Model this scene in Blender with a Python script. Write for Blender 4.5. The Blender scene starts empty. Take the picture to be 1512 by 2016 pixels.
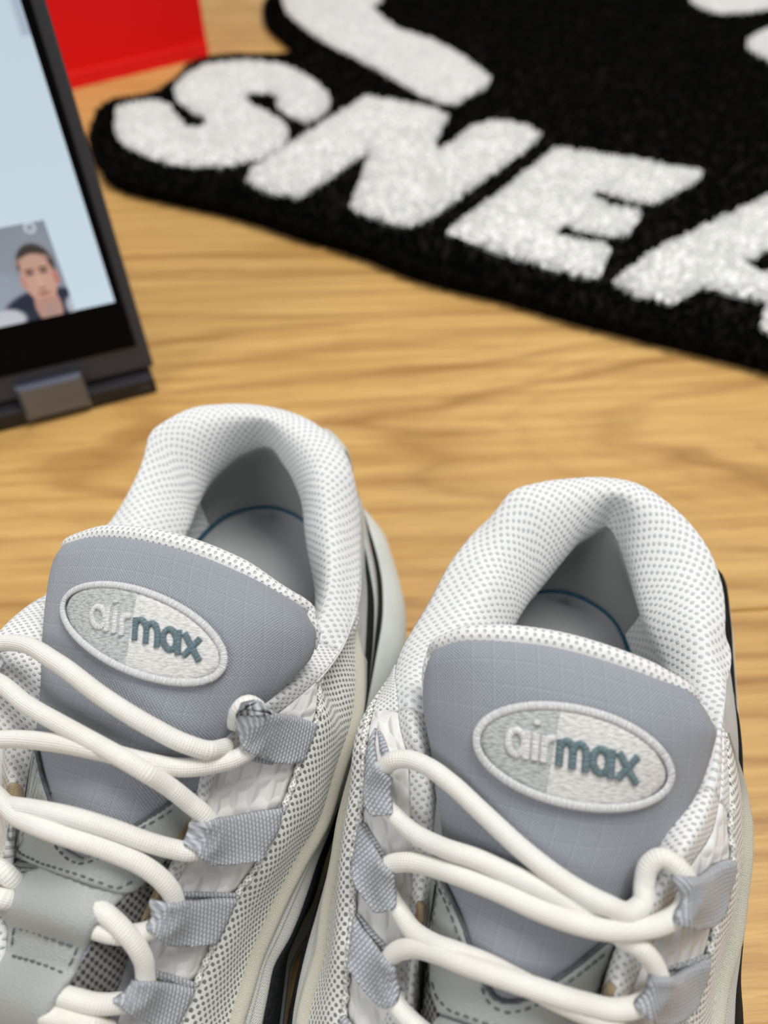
import bpy, math, random
import numpy as np
from mathutils import Vector
from mathutils.bvhtree import BVHTree
from mathutils.geometry import delaunay_2d_cdt
random.seed(4); rng = np.random.default_rng(7)
C = bpy.context.scene.collection
SC = bpy.context.scene

# ------------------------------------------------------------------ camera, world, light, exposure
CAM_H, PITCH, FPX = 25.0, 47.0, 1400.0            # height above the floor (cm), degrees below the horizon, focal length in px of 1512x2016
cam = bpy.data.cameras.new('camera'); cam_o = bpy.data.objects.new('camera', cam); C.objects.link(cam_o)
cam.sensor_fit = 'VERTICAL'; cam.sensor_height = 36.0; cam.lens = FPX / 2016 * 36.0
cam_o.location = (0, 0, CAM_H * .01); cam_o.rotation_euler = (math.radians(90 - PITCH), 0, 0)
cam.clip_start = .005; cam.clip_end = 20
cam.dof.use_dof = True; cam.dof.focus_distance = .178; cam.dof.aperture_fstop = cam.lens / 3.0
SC.camera = cam_o

wd = bpy.data.worlds.new('room_light'); SC.world = wd; wd.use_nodes = True
wd.node_tree.nodes['Background'].inputs[0].default_value = (.985, .99, 1, 1)
wd.node_tree.nodes['Background'].inputs[1].default_value = .30

def area(name, loc, target, size, watts, col=(1, 1, 1)):
    l = bpy.data.lights.new(name, 'AREA'); l.shape = 'RECTANGLE'; l.size, l.size_y = size; l.energy = watts; l.color = col
    o = bpy.data.objects.new(name, l); C.objects.link(o); o.location = loc
    o.rotation_euler = (Vector(target) - Vector(loc)).to_track_quat('-Z', 'Y').to_euler()
    return o
area('ceiling_lamp', (.55, .75, 2.3), (0, .2, 0), (1.3, .9), 53, (1, .985, .96))
area('side_area_light', (-1.6, -1.0, 1.7), (0, .2, 0), (1.2, 1.2), 18, (.98, .99, 1))  # unseen soft area light from the left, behind the camera
SC.view_settings.view_transform = 'Standard'; SC.view_settings.look = 'None'
SC.view_settings.gamma = 1; SC.view_settings.use_curve_mapping = False; SC.view_settings.exposure = -0.08

# ------------------------------------------------------------------ photograph geometry: pixel + height -> point (cm)
_p = math.radians(PITCH)
FW = np.array([0, math.cos(_p), -math.sin(_p)]); UPV = np.array([0, math.sin(_p), math.cos(_p)]); EYE = np.array([0, 0, CAM_H])
def ray(px, py):
    r = FW * FPX + np.array([px - 756., 0, 0]) + UPV * (1008. - py)
    return r / np.linalg.norm(r)
def U(px, py, z):
    r = ray(px, py); return EYE + r * ((CAM_H - z) / -r[2])

# ------------------------------------------------------------------ mesh helpers (all in cm, world)
def tag(o, label=None, cat=None, group=None, kind=None):
    if label: o['label'] = label
    if cat: o['category'] = cat
    if group: o['group'] = group
    if kind: o['kind'] = kind
    return o
def thing(name, loc, label, cat, group=None):
    o = bpy.data.objects.new(name, None); C.objects.link(o); o.location = Vector(loc) * .01
    o.empty_display_size = .02
    return tag(o, label, cat, group)
def root_loc(o):
    v = Vector((0, 0, 0))
    while o is not None: v = v + o.location; o = o.parent
    return v
def mk(name, V, F, mat, parent=None, uv=None, smooth=True, label=None, kind=None, mats=None, midx=None):
    V = np.asarray(V, float) * .01
    base = root_loc(parent) if parent else Vector((0, 0, 0))
    me = bpy.data.meshes.new(name)
    me.from_pydata((V - np.array(base)).tolist(), [], [list(map(int, f)) for f in F])
    for m in (mats or [mat]): me.materials.append(m)
    if midx is not None: me.polygons.foreach_set('material_index', np.asarray(midx, np.int32))
    if uv is not None:
        l = me.uv_layers.new(name='UVMap'); vi = np.empty(len(me.loops), np.int32); me.loops.foreach_get('vertex_index', vi)
        l.data.foreach_set('uv', (np.asarray(uv, float)[vi] * .01).astype(np.float32).ravel())
    if smooth: me.polygons.foreach_set('use_smooth', np.ones(len(me.polygons), bool))
    me.update()
    o = bpy.data.objects.new(name, me); C.objects.link(o)
    if parent: o.parent = parent
    return tag(o, label, None, None, kind)

def hermite(t, T, P):
    """cubic through points P at knots T (weighted finite-difference tangents)."""
    T = np.asarray(T, float); P = np.asarray(P, float); h = np.diff(T)[:, None]; d = np.diff(P, axis=0) / h
    m = np.empty_like(P); m[0] = d[0]; m[-1] = d[-1]
    if len(P) > 2: m[1:-1] = (h[:-1] * d[1:] + h[1:] * d[:-1]) / (h[:-1] + h[1:])
    t = np.clip(np.asarray(t, float), T[0], T[-1]); k = np.clip(np.searchsorted(T, t, side='right') - 1, 0, len(T) - 2)
    hh = h[k]; x = ((t - T[k])[:, None]) / hh
    return ((2*x**3 - 3*x**2 + 1) * P[k] + (x**3 - 2*x**2 + x) * hh * m[k] + (-2*x**3 + 3*x**2) * P[k+1] + (x**3 - x**2) * hh * m[k+1])
def smooth_path(P, step, closed=False):
    P = np.asarray(P, float)
    if closed: P = np.vstack([P, P[:1]])
    T = np.r_[0, np.cumsum(np.linalg.norm(np.diff(P, axis=0), axis=1) + 1e-9)]
    n = max(2, int(T[-1] / step)); t = np.linspace(0, T[-1], n + 1)
    if closed:
        Pp = np.vstack([P[-3:-1], P, P[1:3]]); L = T[-1]
        Tp = np.r_[T[-3] - L, T[-2] - L, T, T[1] + L, T[2] + L]
        return hermite(t[:-1], Tp, Pp)
    return hermite(t, T, P)
def lin_path(P, step):
    P = np.asarray(P, float); T = np.r_[0, np.cumsum(np.linalg.norm(np.diff(P, axis=0), axis=1))]
    n = max(2, int(T[-1] / step)); t = np.linspace(0, T[-1], n + 1)
    return np.stack([np.interp(t, T, P[:, i]) for i in range(P.shape[1])], 1)
def grid_normals(P, sgn=1):
    a = np.gradient(P, axis=0); b = np.gradient(P, axis=1); n = np.cross(a, b) * sgn
    return n / (np.linalg.norm(n, axis=2, keepdims=True) + 1e-9)
def grid_uv(P):
    du = np.linalg.norm(np.diff(P, axis=0), axis=2).mean(1); dv = np.linalg.norm(np.diff(P, axis=1), axis=2)
    m, n = P.shape[:2]
    u = np.repeat(np.r_[0, np.cumsum(du)][:, None], n, 1)
    v = np.concatenate([np.zeros((m, 1)), np.cumsum(dv, 1)], 1)
    v = v - v[:, -1:] * .5
    return np.stack([u, v], 2)
def solid_grid(P, N, off=0., th=.08, pillow=0., closed_u=False):
    """outer skin + back skin + rim; pillow puffs the middle and turns the edges down."""
    m, n = P.shape[:2]
    j = np.linspace(-1, 1, n)[None, :, None]; i = np.linspace(-1, 1, m)[:, None, None]
    w = (1 - np.abs(j) ** 4) * ((1 - np.abs(i) ** 30) if not closed_u else 1)
    O = P + N * (off + pillow * w); I = P + N * (off - th)
    V = np.concatenate([O.reshape(-1, 3), I.reshape(-1, 3)]); F = []
    uv1 = grid_uv(P).reshape(-1, 2); uv = np.concatenate([uv1, uv1]); q = m * n
    a = np.arange(m - 1)[:, None] * n + np.arange(n - 1)[None, :]; a = a.ravel()
    F1 = np.stack([a, a + n, a + n + 1, a + 1], 1); F2 = np.stack([a, a + 1, a + n + 1, a + n], 1) + q
    r = []
    for k in range(n - 1): r += [(k, k + 1, k + 1 + q, k + q), ((m-1)*n + k + 1, (m-1)*n + k, (m-1)*n + k + q, (m-1)*n + k + 1 + q)]
    for k in range(m - 1): r += [((k+1)*n, k*n, k*n + q, (k+1)*n + q), (k*n + n-1, (k+1)*n + n-1, (k+1)*n + n-1 + q, k*n + n-1 + q)]
    return V, np.concatenate([F1, F2, np.array(r)]), uv
def tube_mesh(P, r, k=10, flat=None, caps=True):
    """P (n,3); r scalar or (n,); flat = (normal array, factor) squashes along a normal."""
    P = np.asarray(P, float); n = len(P); r = np.broadcast_to(np.asarray(r, float), (n,))
    T = np.gradient(P, axis=0); T /= np.linalg.norm(T, axis=1, keepdims=True) + 1e-9
    ref = np.array([0, 0, 1.]) if abs(T[0][2]) < .9 else np.array([1., 0, 0])
    A = np.empty((n, 3)); a = np.cross(T[0], ref); a /= np.linalg.norm(a)
    for i in range(n):
        a = a - T[i] * np.dot(a, T[i]); a /= np.linalg.norm(a) + 1e-9; A[i] = a
    if flat is not None:
        A = np.cross(T, flat[0]); A /= np.linalg.norm(A, axis=1, keepdims=True) + 1e-9
    B = np.cross(T, A); fb = flat[1] if flat is not None else 1.
    th = np.arange(k) / k * 2 * math.pi
    V = P[:, None] + r[:, None, None] * (np.cos(th)[None, :, None] * A[:, None] + fb * np.sin(th)[None, :, None] * B[:, None])
    s = np.r_[0, np.cumsum(np.linalg.norm(np.diff(P, axis=0), axis=1))]
    # seam-free uv: v folds, so the pattern mirrors along the belly of the tube
    vv = np.abs(((th / (2 * math.pi)) * 2 + 1) % 2 - 1) * math.pi * r.mean()
    uv = np.stack([np.repeat(s[:, None], k, 1), np.repeat(vv[None], n, 0)], 2).reshape(-1, 2)
    i = np.arange(n - 1)[:, None]; j = np.arange(k)[None, :]; j2 = (j + 1) % k
    F = np.stack([i * k + j, i * k + j2, (i + 1) * k + j2, (i + 1) * k + j], 2).reshape(-1, 4).tolist()
    if caps: F.append(list(range(k))[::-1]); F.append([(n - 1) * k + q for q in range(k)])
    return V.reshape(-1, 3), F, uv
def join(parts):
    V, F, W, o = [], [], [], 0
    for v, f, w in parts:
        V.append(v); W.append(w); F += [[int(x) + o for x in q] for q in f]; o += len(v)
    return np.concatenate(V), F, np.concatenate(W)
def tube(name, P, r, mat, parent, k=10, **kw):
    V, F, uv = tube_mesh(P, r, k); return mk(name, V, F, mat, parent, uv, **kw)
def bvh_of(grids):
    V, F, o = [], [], 0
    for P in grids:
        m, n = P.shape[:2]; a = (np.arange(m - 1)[:, None] * n + np.arange(n - 1)[None, :]).ravel()
        F.append(np.stack([a, a + n, a + n + 1, a + 1], 1) + o); V.append(P.reshape(-1, 3)); o += m * n
    return BVHTree.FromPolygons(np.concatenate(V).tolist(), np.concatenate(F).tolist())
def hit(bvh, px, py):
    r = ray(px, py); loc, nor, i, d = bvh.ray_cast(Vector(EYE), Vector(r))
    if loc is None: return None
    n = np.array(nor); n = -n if n @ r > 0 else n
    return np.array(loc), n
def inside(poly, Q):
    x, y = Q[:, 0], Q[:, 1]; c = np.zeros(len(Q), bool); n = len(poly)
    for i in range(n):
        x1, y1 = poly[i]; x2, y2 = poly[(i + 1) % n]
        k = ((y1 > y) != (y2 > y)); c ^= k & (x < (x2 - x1) * (y - y1) / ((y2 - y1) or 1e-9) + x1)
    return c
def seg_dist(poly, Q):
    d = np.full(len(Q), 1e9); P = np.asarray(poly, float)
    for i in range(len(P)):
        a, b = P[i], P[(i + 1) % len(P)]; ab = b - a
        t = np.clip(((Q - a) @ ab) / (ab @ ab + 1e-9), 0, 1); d = np.minimum(d, np.linalg.norm(Q - a - t[:, None] * ab, axis=1))
    return d
def fill(poly, step):
    """triangulate an outline (n,2) with inner points every `step`."""
    poly = np.asarray(poly, float); lo, hi = poly.min(0), poly.max(0)
    X, Y = np.meshgrid(np.arange(lo[0], hi[0], step), np.arange(lo[1], hi[1], step)); X[1::2] += step / 2
    Q = np.stack([X.ravel(), Y.ravel()], 1); Q = Q[inside(poly, Q)]; Q = Q[seg_dist(poly, Q) > step * .45]
    pts = np.concatenate([poly, Q]); n = len(poly)
    v, e, f, *_ = delaunay_2d_cdt([Vector(p) for p in pts], [], [list(range(n))], 1, 1e-6)
    v = np.array([tuple(p) for p in v]); f = [list(q) for q in f]
    out = []
    for q in f:
        a, b, c = v[q[0]], v[q[1]], v[q[2]]
        out.append(q if (b[0]-a[0])*(c[1]-a[1]) - (b[1]-a[1])*(c[0]-a[0]) > 0 else q[::-1])
    return v, out
def boundary(F):
    cnt = {}
    for q in F:
        for i in range(len(q)): cnt[(q[i], q[(i + 1) % len(q)])] = 1
    return [e for e in cnt if (e[1], e[0]) not in cnt]
def drape(name, poly, bvh, mat, parent, off=.03, th=.06, puff=0., edge=8., step=7., axis=(1, 0), rounded=True, bulge=None, over=None, **kw):
    """sew a flat piece (outline read in the photograph) onto a surface as a real layer of thickness th."""
    poly = np.asarray(poly, float); poly = smooth_path(poly, step, True) if rounded else lin_path(np.vstack([poly, poly[:1]]), step)[:-1]
    v, F = fill(poly, step); d = seg_dist(poly, v); L, N = [], []
    last = None
    for p in v:
        h = hit(bvh, *p)
        if h is None: h = last if last is not None else (U(p[0], p[1], 8.), np.array([0, 0, 1.]))
        L.append(h[0]); N.append(h[1]); last = h
    L = np.array(L); N = np.array(N); nm = N.mean(0); nm /= np.linalg.norm(nm); N = N * .4 + nm * .6; N /= np.linalg.norm(N, axis=1, keepdims=True)
    w = 1 - np.clip(1 - d / edge, 0, 1) ** 2
    o = off + th * (.35 + .65 * w) + puff * np.clip(d / (edge * 4), 0, 1) ** .6
    if bulge is not None: o = o + np.array([bulge(*p) for p in v])
    O = L + N * o[:, None]; I = L + N * (off - .02)
    n = len(v); V = np.concatenate([O, I])
    FF = [q[::-1] for q in F] + [[x + n for x in q] for q in F]
    for a, b in boundary(F): FF.append([a, b, b + n, a + n])
    if over is not None:                            # ride over what lies below (the shoelace), taut like a strap
        D0 = np.linalg.norm(O - EYE, axis=1); R_ = (O - EYE) / D0[:, None]; lim = np.full(len(v), np.inf)
        for i in range(len(v)):
            h = over.ray_cast(Vector(EYE), Vector(R_[i]))
            if h[0] is not None and h[3] < D0[i] + .25: lim[i] = h[3] - .1
        E2 = None
        E2 = np.array([(q[i], q[(i + 1) % 3]) for q in F for i in range(3)]); E2 = np.vstack([E2, E2[:, ::-1]]); lim2 = lim.copy(); np.minimum.at(lim2, E2[:, 0], lim[E2[:, 1]] + .03); lim = lim2; Dd = np.minimum(D0, lim); deg = np.bincount(E2[:, 0], minlength=len(v)); pin = np.array([((p[0]-kw_pin[0][0]) * kw_pin[1][0] + (p[1]-kw_pin[0][1]) * kw_pin[1][1]) < kw_pin[2] for p in v]) if (kw_pin := kw.pop('pin', None)) else np.zeros(len(v), bool)
        for it in range(30):
            av = np.bincount(E2[:, 0], Dd[E2[:, 1]], minlength=len(v)) / np.maximum(deg, 1); Dn = np.minimum(.35 * Dd + .65 * av, np.minimum(lim, D0 + .03)); Dd = np.where(pin, D0, Dn)
        dl = (Dd - D0)[:, None]; O = O + R_ * dl; I = O - (N * (th + .02)); V = np.concatenate([O, I])
    r0 = ray(*poly.mean(0)); ex = np.array([1., 0, 0]); e1 = ex * axis[0] - UPV * axis[1]; e1 = e1 - nm * (e1 @ nm); e1 /= np.linalg.norm(e1); e2 = np.cross(nm, e1)
    uv = np.stack([L @ e1, L @ e2], 1); uv = np.concatenate([uv, uv])
    return mk(name, V, FF, mat, parent, uv, **kw)
def stitches(name, line, bvh, mat, parent, off=.12, pitch=.2, frac=.72, r=.022, smooth=True, **kw):
    P = smooth_path(np.asarray(line, float), 4.) if smooth else lin_path(line, 4.)
    W = []
    for p in P:
        h = hit(bvh, *p)
        if h is not None: W.append(h[0] + h[1] * off)
    W = np.array(W); T = np.r_[0, np.cumsum(np.linalg.norm(np.diff(W, axis=0), axis=1))]; parts = []
    t = 0.
    while t + pitch * frac < T[-1]:
        tt = np.linspace(t, t + pitch * frac, 5); q = np.stack([np.interp(tt, T, W[:, i]) for i in range(3)], 1)
        q[[0, -1]] += ray(*P[0]) * .04; q += rng.normal(0, .004, 3)
        parts.append(tube_mesh(q, [r*.7, r, r*1.1, r, r*.7], 5)); t += pitch
    V, F, uv = join(parts); return mk(name, V, F, mat, parent, uv, kind='stuff', **kw)

# ------------------------------------------------------------------ materials
def lin(c): return tuple(((x / 255) / 12.92 if x / 255 <= .04045 else ((x / 255 + .055) / 1.055) ** 2.4) for x in c)
class M:
    def __init__(s, name, rough=.8, spec=.3, sheen=0.):
        s.m = bpy.data.materials.new(name); s.m.use_nodes = True; s.t = s.m.node_tree; s.b = s.t.nodes['Principled BSDF']
        s.b.inputs['Roughness'].default_value = rough; s.b.inputs['Specular IOR Level'].default_value = spec
        if sheen: s.b.inputs['Sheen Weight'].default_value = sheen; s.b.inputs['Sheen Roughness'].default_value = .5
    def n(s, typ, **kw):
        x = s.t.nodes.new('ShaderNode' + typ)
        for k, v in kw.items():
            if k[0] == 'i' and k[1:].isdigit():
                key = int(k[1:]); 
                if hasattr(v, 'is_output') or isinstance(v, bpy.types.NodeSocket): s.t.links.new(v, x.inputs[key])
                else: x.inputs[key].default_value = v
            else: setattr(x, k, v)
        return x
    def math(s, op, a, b=0., c=None, clamp=False):
        x = s.n('Math', operation=op, i0=a, i1=b, use_clamp=clamp)
        if c is not None: s.t.links.new(c, x.inputs[2]) if isinstance(c, bpy.types.NodeSocket) else setattr(x.inputs[2], 'default_value', c)
        return x.outputs[0]
    def uv(s, su=1., sv=None, rot=0.):
        """uv in units of su x sv millimetres"""
        sv = sv or su; tc = s.n('UVMap').outputs[0]
        mp = s.n('Mapping', i0=tc); mp.inputs['Scale'].default_value = (1000 / su, 1000 / sv, 1); mp.inputs['Rotation'].default_value = (0, 0, rot) 
        return mp.outputs[0]
    def sep(s, v): x = s.n('SeparateXYZ', i0=v); return x.outputs[0], x.outputs[1]
    def ramp(s, f, stops):
        r = s.n('ValToRGB', i0=f); e = r.color_ramp.elements
        while len(e) < len(stops): e.new(.5)
        for q, (p, c) in zip(e, stops): q.position = p; q.color = (*c, 1)
        return r.outputs[0]
    def noise(s, vec, scale, detail=2., rough=.5):
        x = s.n('TexNoise', i0=vec); x.inputs['Scale'].default_value = scale; x.inputs['Detail'].default_value = detail; x.inputs['Roughness'].default_value = rough
        return x.outputs[0]
    def mix(s, f, a, b, mode='MIX'):
        x = s.n('MixRGB', blend_type=mode); 
        for i, v in ((0, f), (1, a), (2, b)):
            if isinstance(v, bpy.types.NodeSocket): s.t.links.new(v, x.inputs[i])
            else: x.inputs[i].default_value = v if i == 0 else (*v, 1)
        return x.outputs[0]
    def col(s, c):
        if isinstance(c, bpy.types.NodeSocket): s.t.links.new(c, s.b.inputs['Base Color'])
        else: s.b.inputs['Base Color'].default_value = (*c, 1)
    def bump(s, h, dist, strength=1.):
        b = s.n('Bump'); b.inputs['Strength'].default_value = strength; b.inputs['Distance'].default_value = dist
        s.t.links.new(h, b.inputs['Height']); s.t.links.new(b.outputs[0], s.b.inputs['Normal'])
    def obj(s): return s.n('TexCoord').outputs['Object']

def plain(name, rgb, rough=.6, spec=.4, nscale=0, namp=.06, bdist=.0002, metal=0.):
    a = M(name, rough, spec); c = lin(rgb)
    if nscale:
        f = a.noise(a.obj(), nscale, 4.); d = tuple(x * (1 - namp * 2) for x in c); u = tuple(min(1, x * (1 + namp)) for x in c)
        a.col(a.ramp(f, [(.3, d), (.7, u)])); a.bump(f, bdist)
    else: a.col(c)
    a.b.inputs['Metallic'].default_value = metal
    return a.m
def knit_mesh(name, rgb, hole, a_mm, b_mm, lo=.15, hi=.65, depth=.0005, wear=None, grey=.25, rot=0.):
    """spacer mesh: staggered rows of small holes."""
    k = M(name, .85, .2, .3); x, y = k.sep(k.uv(a_mm, b_mm, rot))
    wob = k.noise(k.uv(6.), 1., 2.); x = k.math('ADD', x, k.math('MULTIPLY', k.math('SUBTRACT', wob, .5), .5))
    h = k.math('MULTIPLY', k.math('COSINE', k.math('MULTIPLY', x, 2 * math.pi)), k.math('COSINE', k.math('MULTIPLY', y, 2 * math.pi)))
    hole_f = k.n('MapRange', i0=h, i1=lo, i2=hi, interpolation_type='SMOOTHSTEP').outputs[0]
    fz = k.noise(k.uv(.35), 1., 2.); fz2 = k.noise(k.obj(), 40., 3.)
    c = lin(rgb); base = k.mix(k.math('MULTIPLY', fz, .35), c, tuple(v * .72 for v in c))
    base = k.mix(k.n('MapRange', i0=fz2, i1=.52, i2=.75).outputs[0], base, tuple(v * (1 - grey * .35) for v in c))
    k.col(k.mix(hole_f, base, lin(hole)))
    k.bump(k.math('ADD', k.math('MULTIPLY', hole_f, -1.), k.math('MULTIPLY', fz, .25)), depth)
    return k.m
def weave(name, rgb, dark, mm=.8, rip=0.):
    k = M(name, .75, .25, .25); uv = k.uv(mm); x, y = k.sep(uv); tp = 2 * math.pi
    h = k.math('MULTIPLY', k.math('SINE', k.math('MULTIPLY', x, tp)), k.math('SINE', k.math('MULTIPLY', y, tp)))
    h01 = k.math('MULTIPLY_ADD', h, .5, .5)
    nz = k.noise(k.uv(.5), 1., 2.); big = k.noise(k.obj(), 28., 3.)
    c = k.mix(k.math('MULTIPLY', h01, .75), lin(dark), lin(rgb))
    c = k.mix(k.math('MULTIPLY', nz, .3), c, tuple(v * 1.25 for v in lin(rgb)))
    if rip:
        gx, gy = k.sep(k.uv(rip))
        for g, off in ((gx, 0.), (gy, .3)):
            fr = k.math('FRACT', k.math('ADD', g, off)); line = k.math('LESS_THAN', fr, .07); li2 = k.math('COMPARE', fr, .11, .04)
            c = k.mix(k.math('MULTIPLY', line, .25), c, lin(dark)); c = k.mix(k.math('MULTIPLY', li2, .14), c, tuple(min(1, v * 1.3) for v in lin(rgb)))
    c = k.mix(k.n('MapRange', i0=big, i1=.5, i2=.8, i3=0., i4=.35).outputs[0], c, tuple(v * .85 for v in lin(rgb)))
    k.col(c); k.bump(k.math('ADD', h01, k.math('MULTIPLY', nz, .4)), .00022)
    return k.m
def webbing(name, rgb, dark):
    k = M(name, .6, .35, .15); x, y = k.sep(k.uv(.85, 1.0)); tp = 2 * math.pi
    row = k.math('COSINE', k.math('MULTIPLY', x, tp))                                  # ribs across the strap
    alt = k.math('FLOOR', k.math('ADD', x, .5)); yy = k.math('ADD', y, k.math('MULTIPLY', alt, .5))
    dash = k.math('COSINE', k.math('MULTIPLY', yy, tp))
    h = k.math('ADD', k.math('MULTIPLY', row, .72), k.math('MULTIPLY', dash, .28)); h01 = k.math('MULTIPLY_ADD', h, .5, .5)
    nz = k.noise(k.uv(.4), 1., 2.)
    c = k.ramp(h01, [(.1, lin(dark)), (.75, lin(rgb)), (1., tuple(v * 1.18 for v in lin(rgb)))])
    c = k.mix(k.math('MULTIPLY', nz, .25), c, tuple(v * .8 for v in lin(rgb)))
    k.col(c); k.bump(k.math('ADD', h01, k.math('MULTIPLY', nz, .3)), .0003)
    return k.m
def braid(name, rgb):
    k = M(name, .75, .25, .35); x, y = k.sep(k.uv(1.25, 1.0)); tp = 2 * math.pi
    a = k.math('COSINE', k.math('MULTIPLY', k.math('ADD', x, y), tp)); b = k.math('COSINE', k.math('MULTIPLY', k.math('SUBTRACT', x, y), tp))
    h = k.math('MULTIPLY_ADD', k.math('MULTIPLY', a, b), .5, .5); nz = k.noise(k.uv(.3), 1., 2.); st = k.noise(k.obj(), 60., 3.)
    c = lin(rgb); cc = k.ramp(h, [(.05, tuple(v * .84 for v in c)), (.6, c)])
    cc = k.mix(k.n('MapRange', i0=st, i1=.5, i2=.8, i3=0., i4=.4).outputs[0], cc, lin((226, 218, 196)))
    k.col(cc); k.bump(k.math('ADD', h, k.math('MULTIPLY', nz, .5)), .00018)
    return k.m
def quilt(name, rgb):
    k = M(name, .7, .3, .2); tp = 2 * math.pi
    v = k.n('TexVoronoi', i0=k.uv(6.2, 3.8, .35)); v.feature = 'DISTANCE_TO_EDGE'; v.inputs['Randomness'].default_value = .32; v.inputs['Scale'].default_value = 1.
    d = k.n('MapRange', i0=v.outputs['Distance'], i1=0., i2=.42, interpolation_type='SMOOTHSTEP').outputs[0]
    x, y = k.sep(k.uv(.6, .6)); tw = k.math('COSINE', k.math('MULTIPLY', k.math('ADD', y, k.math('MULTIPLY', x, .4)), tp))
    c = lin(rgb); cc = k.mix(d, tuple(q * .88 for q in c), c); cc = k.mix(k.math('MULTIPLY_ADD', tw, .04, .04), cc, tuple(q * .8 for q in c))
    k.col(cc); k.bump(d, .0006)
    return k.m
def knit(name, rgb, mm=.9, amp=.14, stain=None):
    k = M(name, .85, .2, .3); x, y = k.sep(k.uv(mm, mm * .8)); tp = 2 * math.pi
    h = k.math('MULTIPLY_ADD', k.math('COSINE', k.math('MULTIPLY', k.math('ADD', x, k.math('MULTIPLY', k.math('SINE', k.math('MULTIPLY', y, tp)), .3)), tp)), .5, .5)
    nz = k.noise(k.uv(.6), 1., 3.); c = lin(rgb)
    cc = k.mix(h, tuple(v * (1 - amp) for v in c), c); cc = k.mix(k.math('MULTIPLY', nz, .2), cc, tuple(v * .75 for v in c))
    if stain:
        st = k.noise(k.obj(), 35., 3.); cc = k.mix(k.n('MapRange', i0=st, i1=.5, i2=.75, i3=0., i4=.6).outputs[0], cc, lin(stain))
    k.col(cc); k.bump(k.math('ADD', h, nz), .0002)
    return k.m
def thread(name, rgb, dark, su=1.3, sv=.3, rot=0., split=None):
    k = M(name, .6, .35, .2); f = k.noise(k.uv(su, sv, rot), 1., 2.); f2 = k.noise(k.uv(.5), 1., 1.)
    c = k.ramp(f, [(.34, lin(dark)), (.58, lin(rgb))])
    k.col(c); k.bump(k.math('ADD', f, k.math('MULTIPLY', f2, .4)), .0003)
    return k.m
def satin(name, rgb, dark):
    k = M(name, .5, .4, .2); x, y = k.sep(k.uv(.42, 5.)); nz = k.noise(k.uv(.5, 2.), 1., 1.)
    h = k.math('MULTIPLY_ADD', k.math('COSINE', k.math('MULTIPLY', k.math('ADD', x, nz), 2 * math.pi)), .5, .5)
    k.col(k.mix(h, lin(dark), lin(rgb))); k.bump(h, .0002)
    return k.m
def wood(name, seed, tone, x0, y0, c_, per):
    k = M(name, .42, .35); ob = k.obj(); mp = k.n('Mapping', i0=ob); mp.inputs['Location'].default_value = (seed * 1.7, seed * .37, 0); mv = mp.outputs[0]
    def nz(sx, sy, d=3., r=.5): return k.noise(k.n('Mapping', i0=mv, i3=(sx, sy, 1)).outputs[0], 1., d, r)
    x, y = k.sep(ob); w1 = k.math('SUBTRACT', nz(2.2, 9.), .5); w2 = k.math('SUBTRACT', nz(9., 45., 4.), .5); wx = k.math('SUBTRACT', nz(5., 14.), .5)
    dx = k.math('MULTIPLY', k.math('ADD', k.math('SUBTRACT', x, x0), k.math('MULTIPLY', wx, .25)), c_); dy = k.math('ADD', k.math('SUBTRACT', y, y0), k.math('MULTIPLY', w1, .075))
    rr = k.math('ADD', k.math('SQRT', k.math('ADD', k.math('MULTIPLY', dx, dx), k.math('MULTIPLY', dy, dy))), k.math('MULTIPLY', w2, .012))
    fr = k.math('FRACT', k.math('DIVIDE', rr, per)); fr2 = k.math('FRACT', k.math('DIVIDE', rr, per * .37))
    ring = k.ramp(fr, [(0., (.55,) * 3), (.12, (.05,) * 3), (.68, (.1,) * 3), (.9, (1.,) * 3), (1., (.55,) * 3)]); ring2 = k.ramp(fr2, [(0., (.3,) * 3), (.2, (0,) * 3), (.7, (.1,) * 3), (.95, (.7,) * 3), (1., (.3,) * 3)])
    mod = k.n('MapRange', i0=nz(3., 26., 3.), i1=.32, i2=.68).outputs[0]
    fine = nz(12., 360., 4., .6); mid = nz(4., 150., 3., .5); pores = nz(55., 1100., 2.); patch = nz(3., 14., 3.)
    A, B_, D, P = lin((220, 180, 112)), lin((208, 165, 97)), lin((150, 106, 54)), lin((146, 102, 52))
    c = k.mix(k.n('MapRange', i0=patch, i1=.3, i2=.7).outputs[0], A, B_)
    c = k.mix(k.n('MapRange', i0=mid, i1=.45, i2=.68, i3=0., i4=.7).outputs[0], c, lin((174, 128, 68)))
    c = k.mix(k.math('MULTIPLY', ring, k.math('MULTIPLY_ADD', mod, .7, .2)), c, D)
    c = k.mix(k.math('MULTIPLY', ring2, k.math('MULTIPLY', mod, .6)), c, D)
    c = k.mix(k.n('MapRange', i0=fine, i1=.46, i2=.72, i3=0., i4=.45).outputs[0], c, lin((184, 138, 76)))
    c = k.mix(k.n('MapRange', i0=pores, i1=.56, i2=.72, i3=0., i4=.35).outputs[0], c, P)
    c = k.mix(1., c, tone, 'MULTIPLY')
    k.col(c); k.bump(k.math('ADD', fine, pores), .00012)
    return k.m
def leather(name, rgb):
    k = M(name, .42, .45); v = k.n('TexVoronoi', i0=k.obj()); v.inputs['Scale'].default_value = 2600.; nz = k.noise(k.obj(), 1500., 3.); big = k.noise(k.obj(), 30., 3.)
    c = lin(rgb); k.col(k.mix(k.n('MapRange', i0=big, i1=.3, i2=.7).outputs[0], tuple(q * .93 for q in c), tuple(q * 1.05 for q in c)))
    k.bump(k.math('ADD', v.outputs['Distance'], nz), .00012)
    return k.m
def emit(name, rgb, e=1.):
    k = M(name, .2, .5); k.col(tuple(x * .02 for x in lin(rgb))); k.b.inputs['Emission Color'].default_value = (*lin(rgb), 1); k.b.inputs['Emission Strength'].default_value = e
    return k.m

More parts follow.
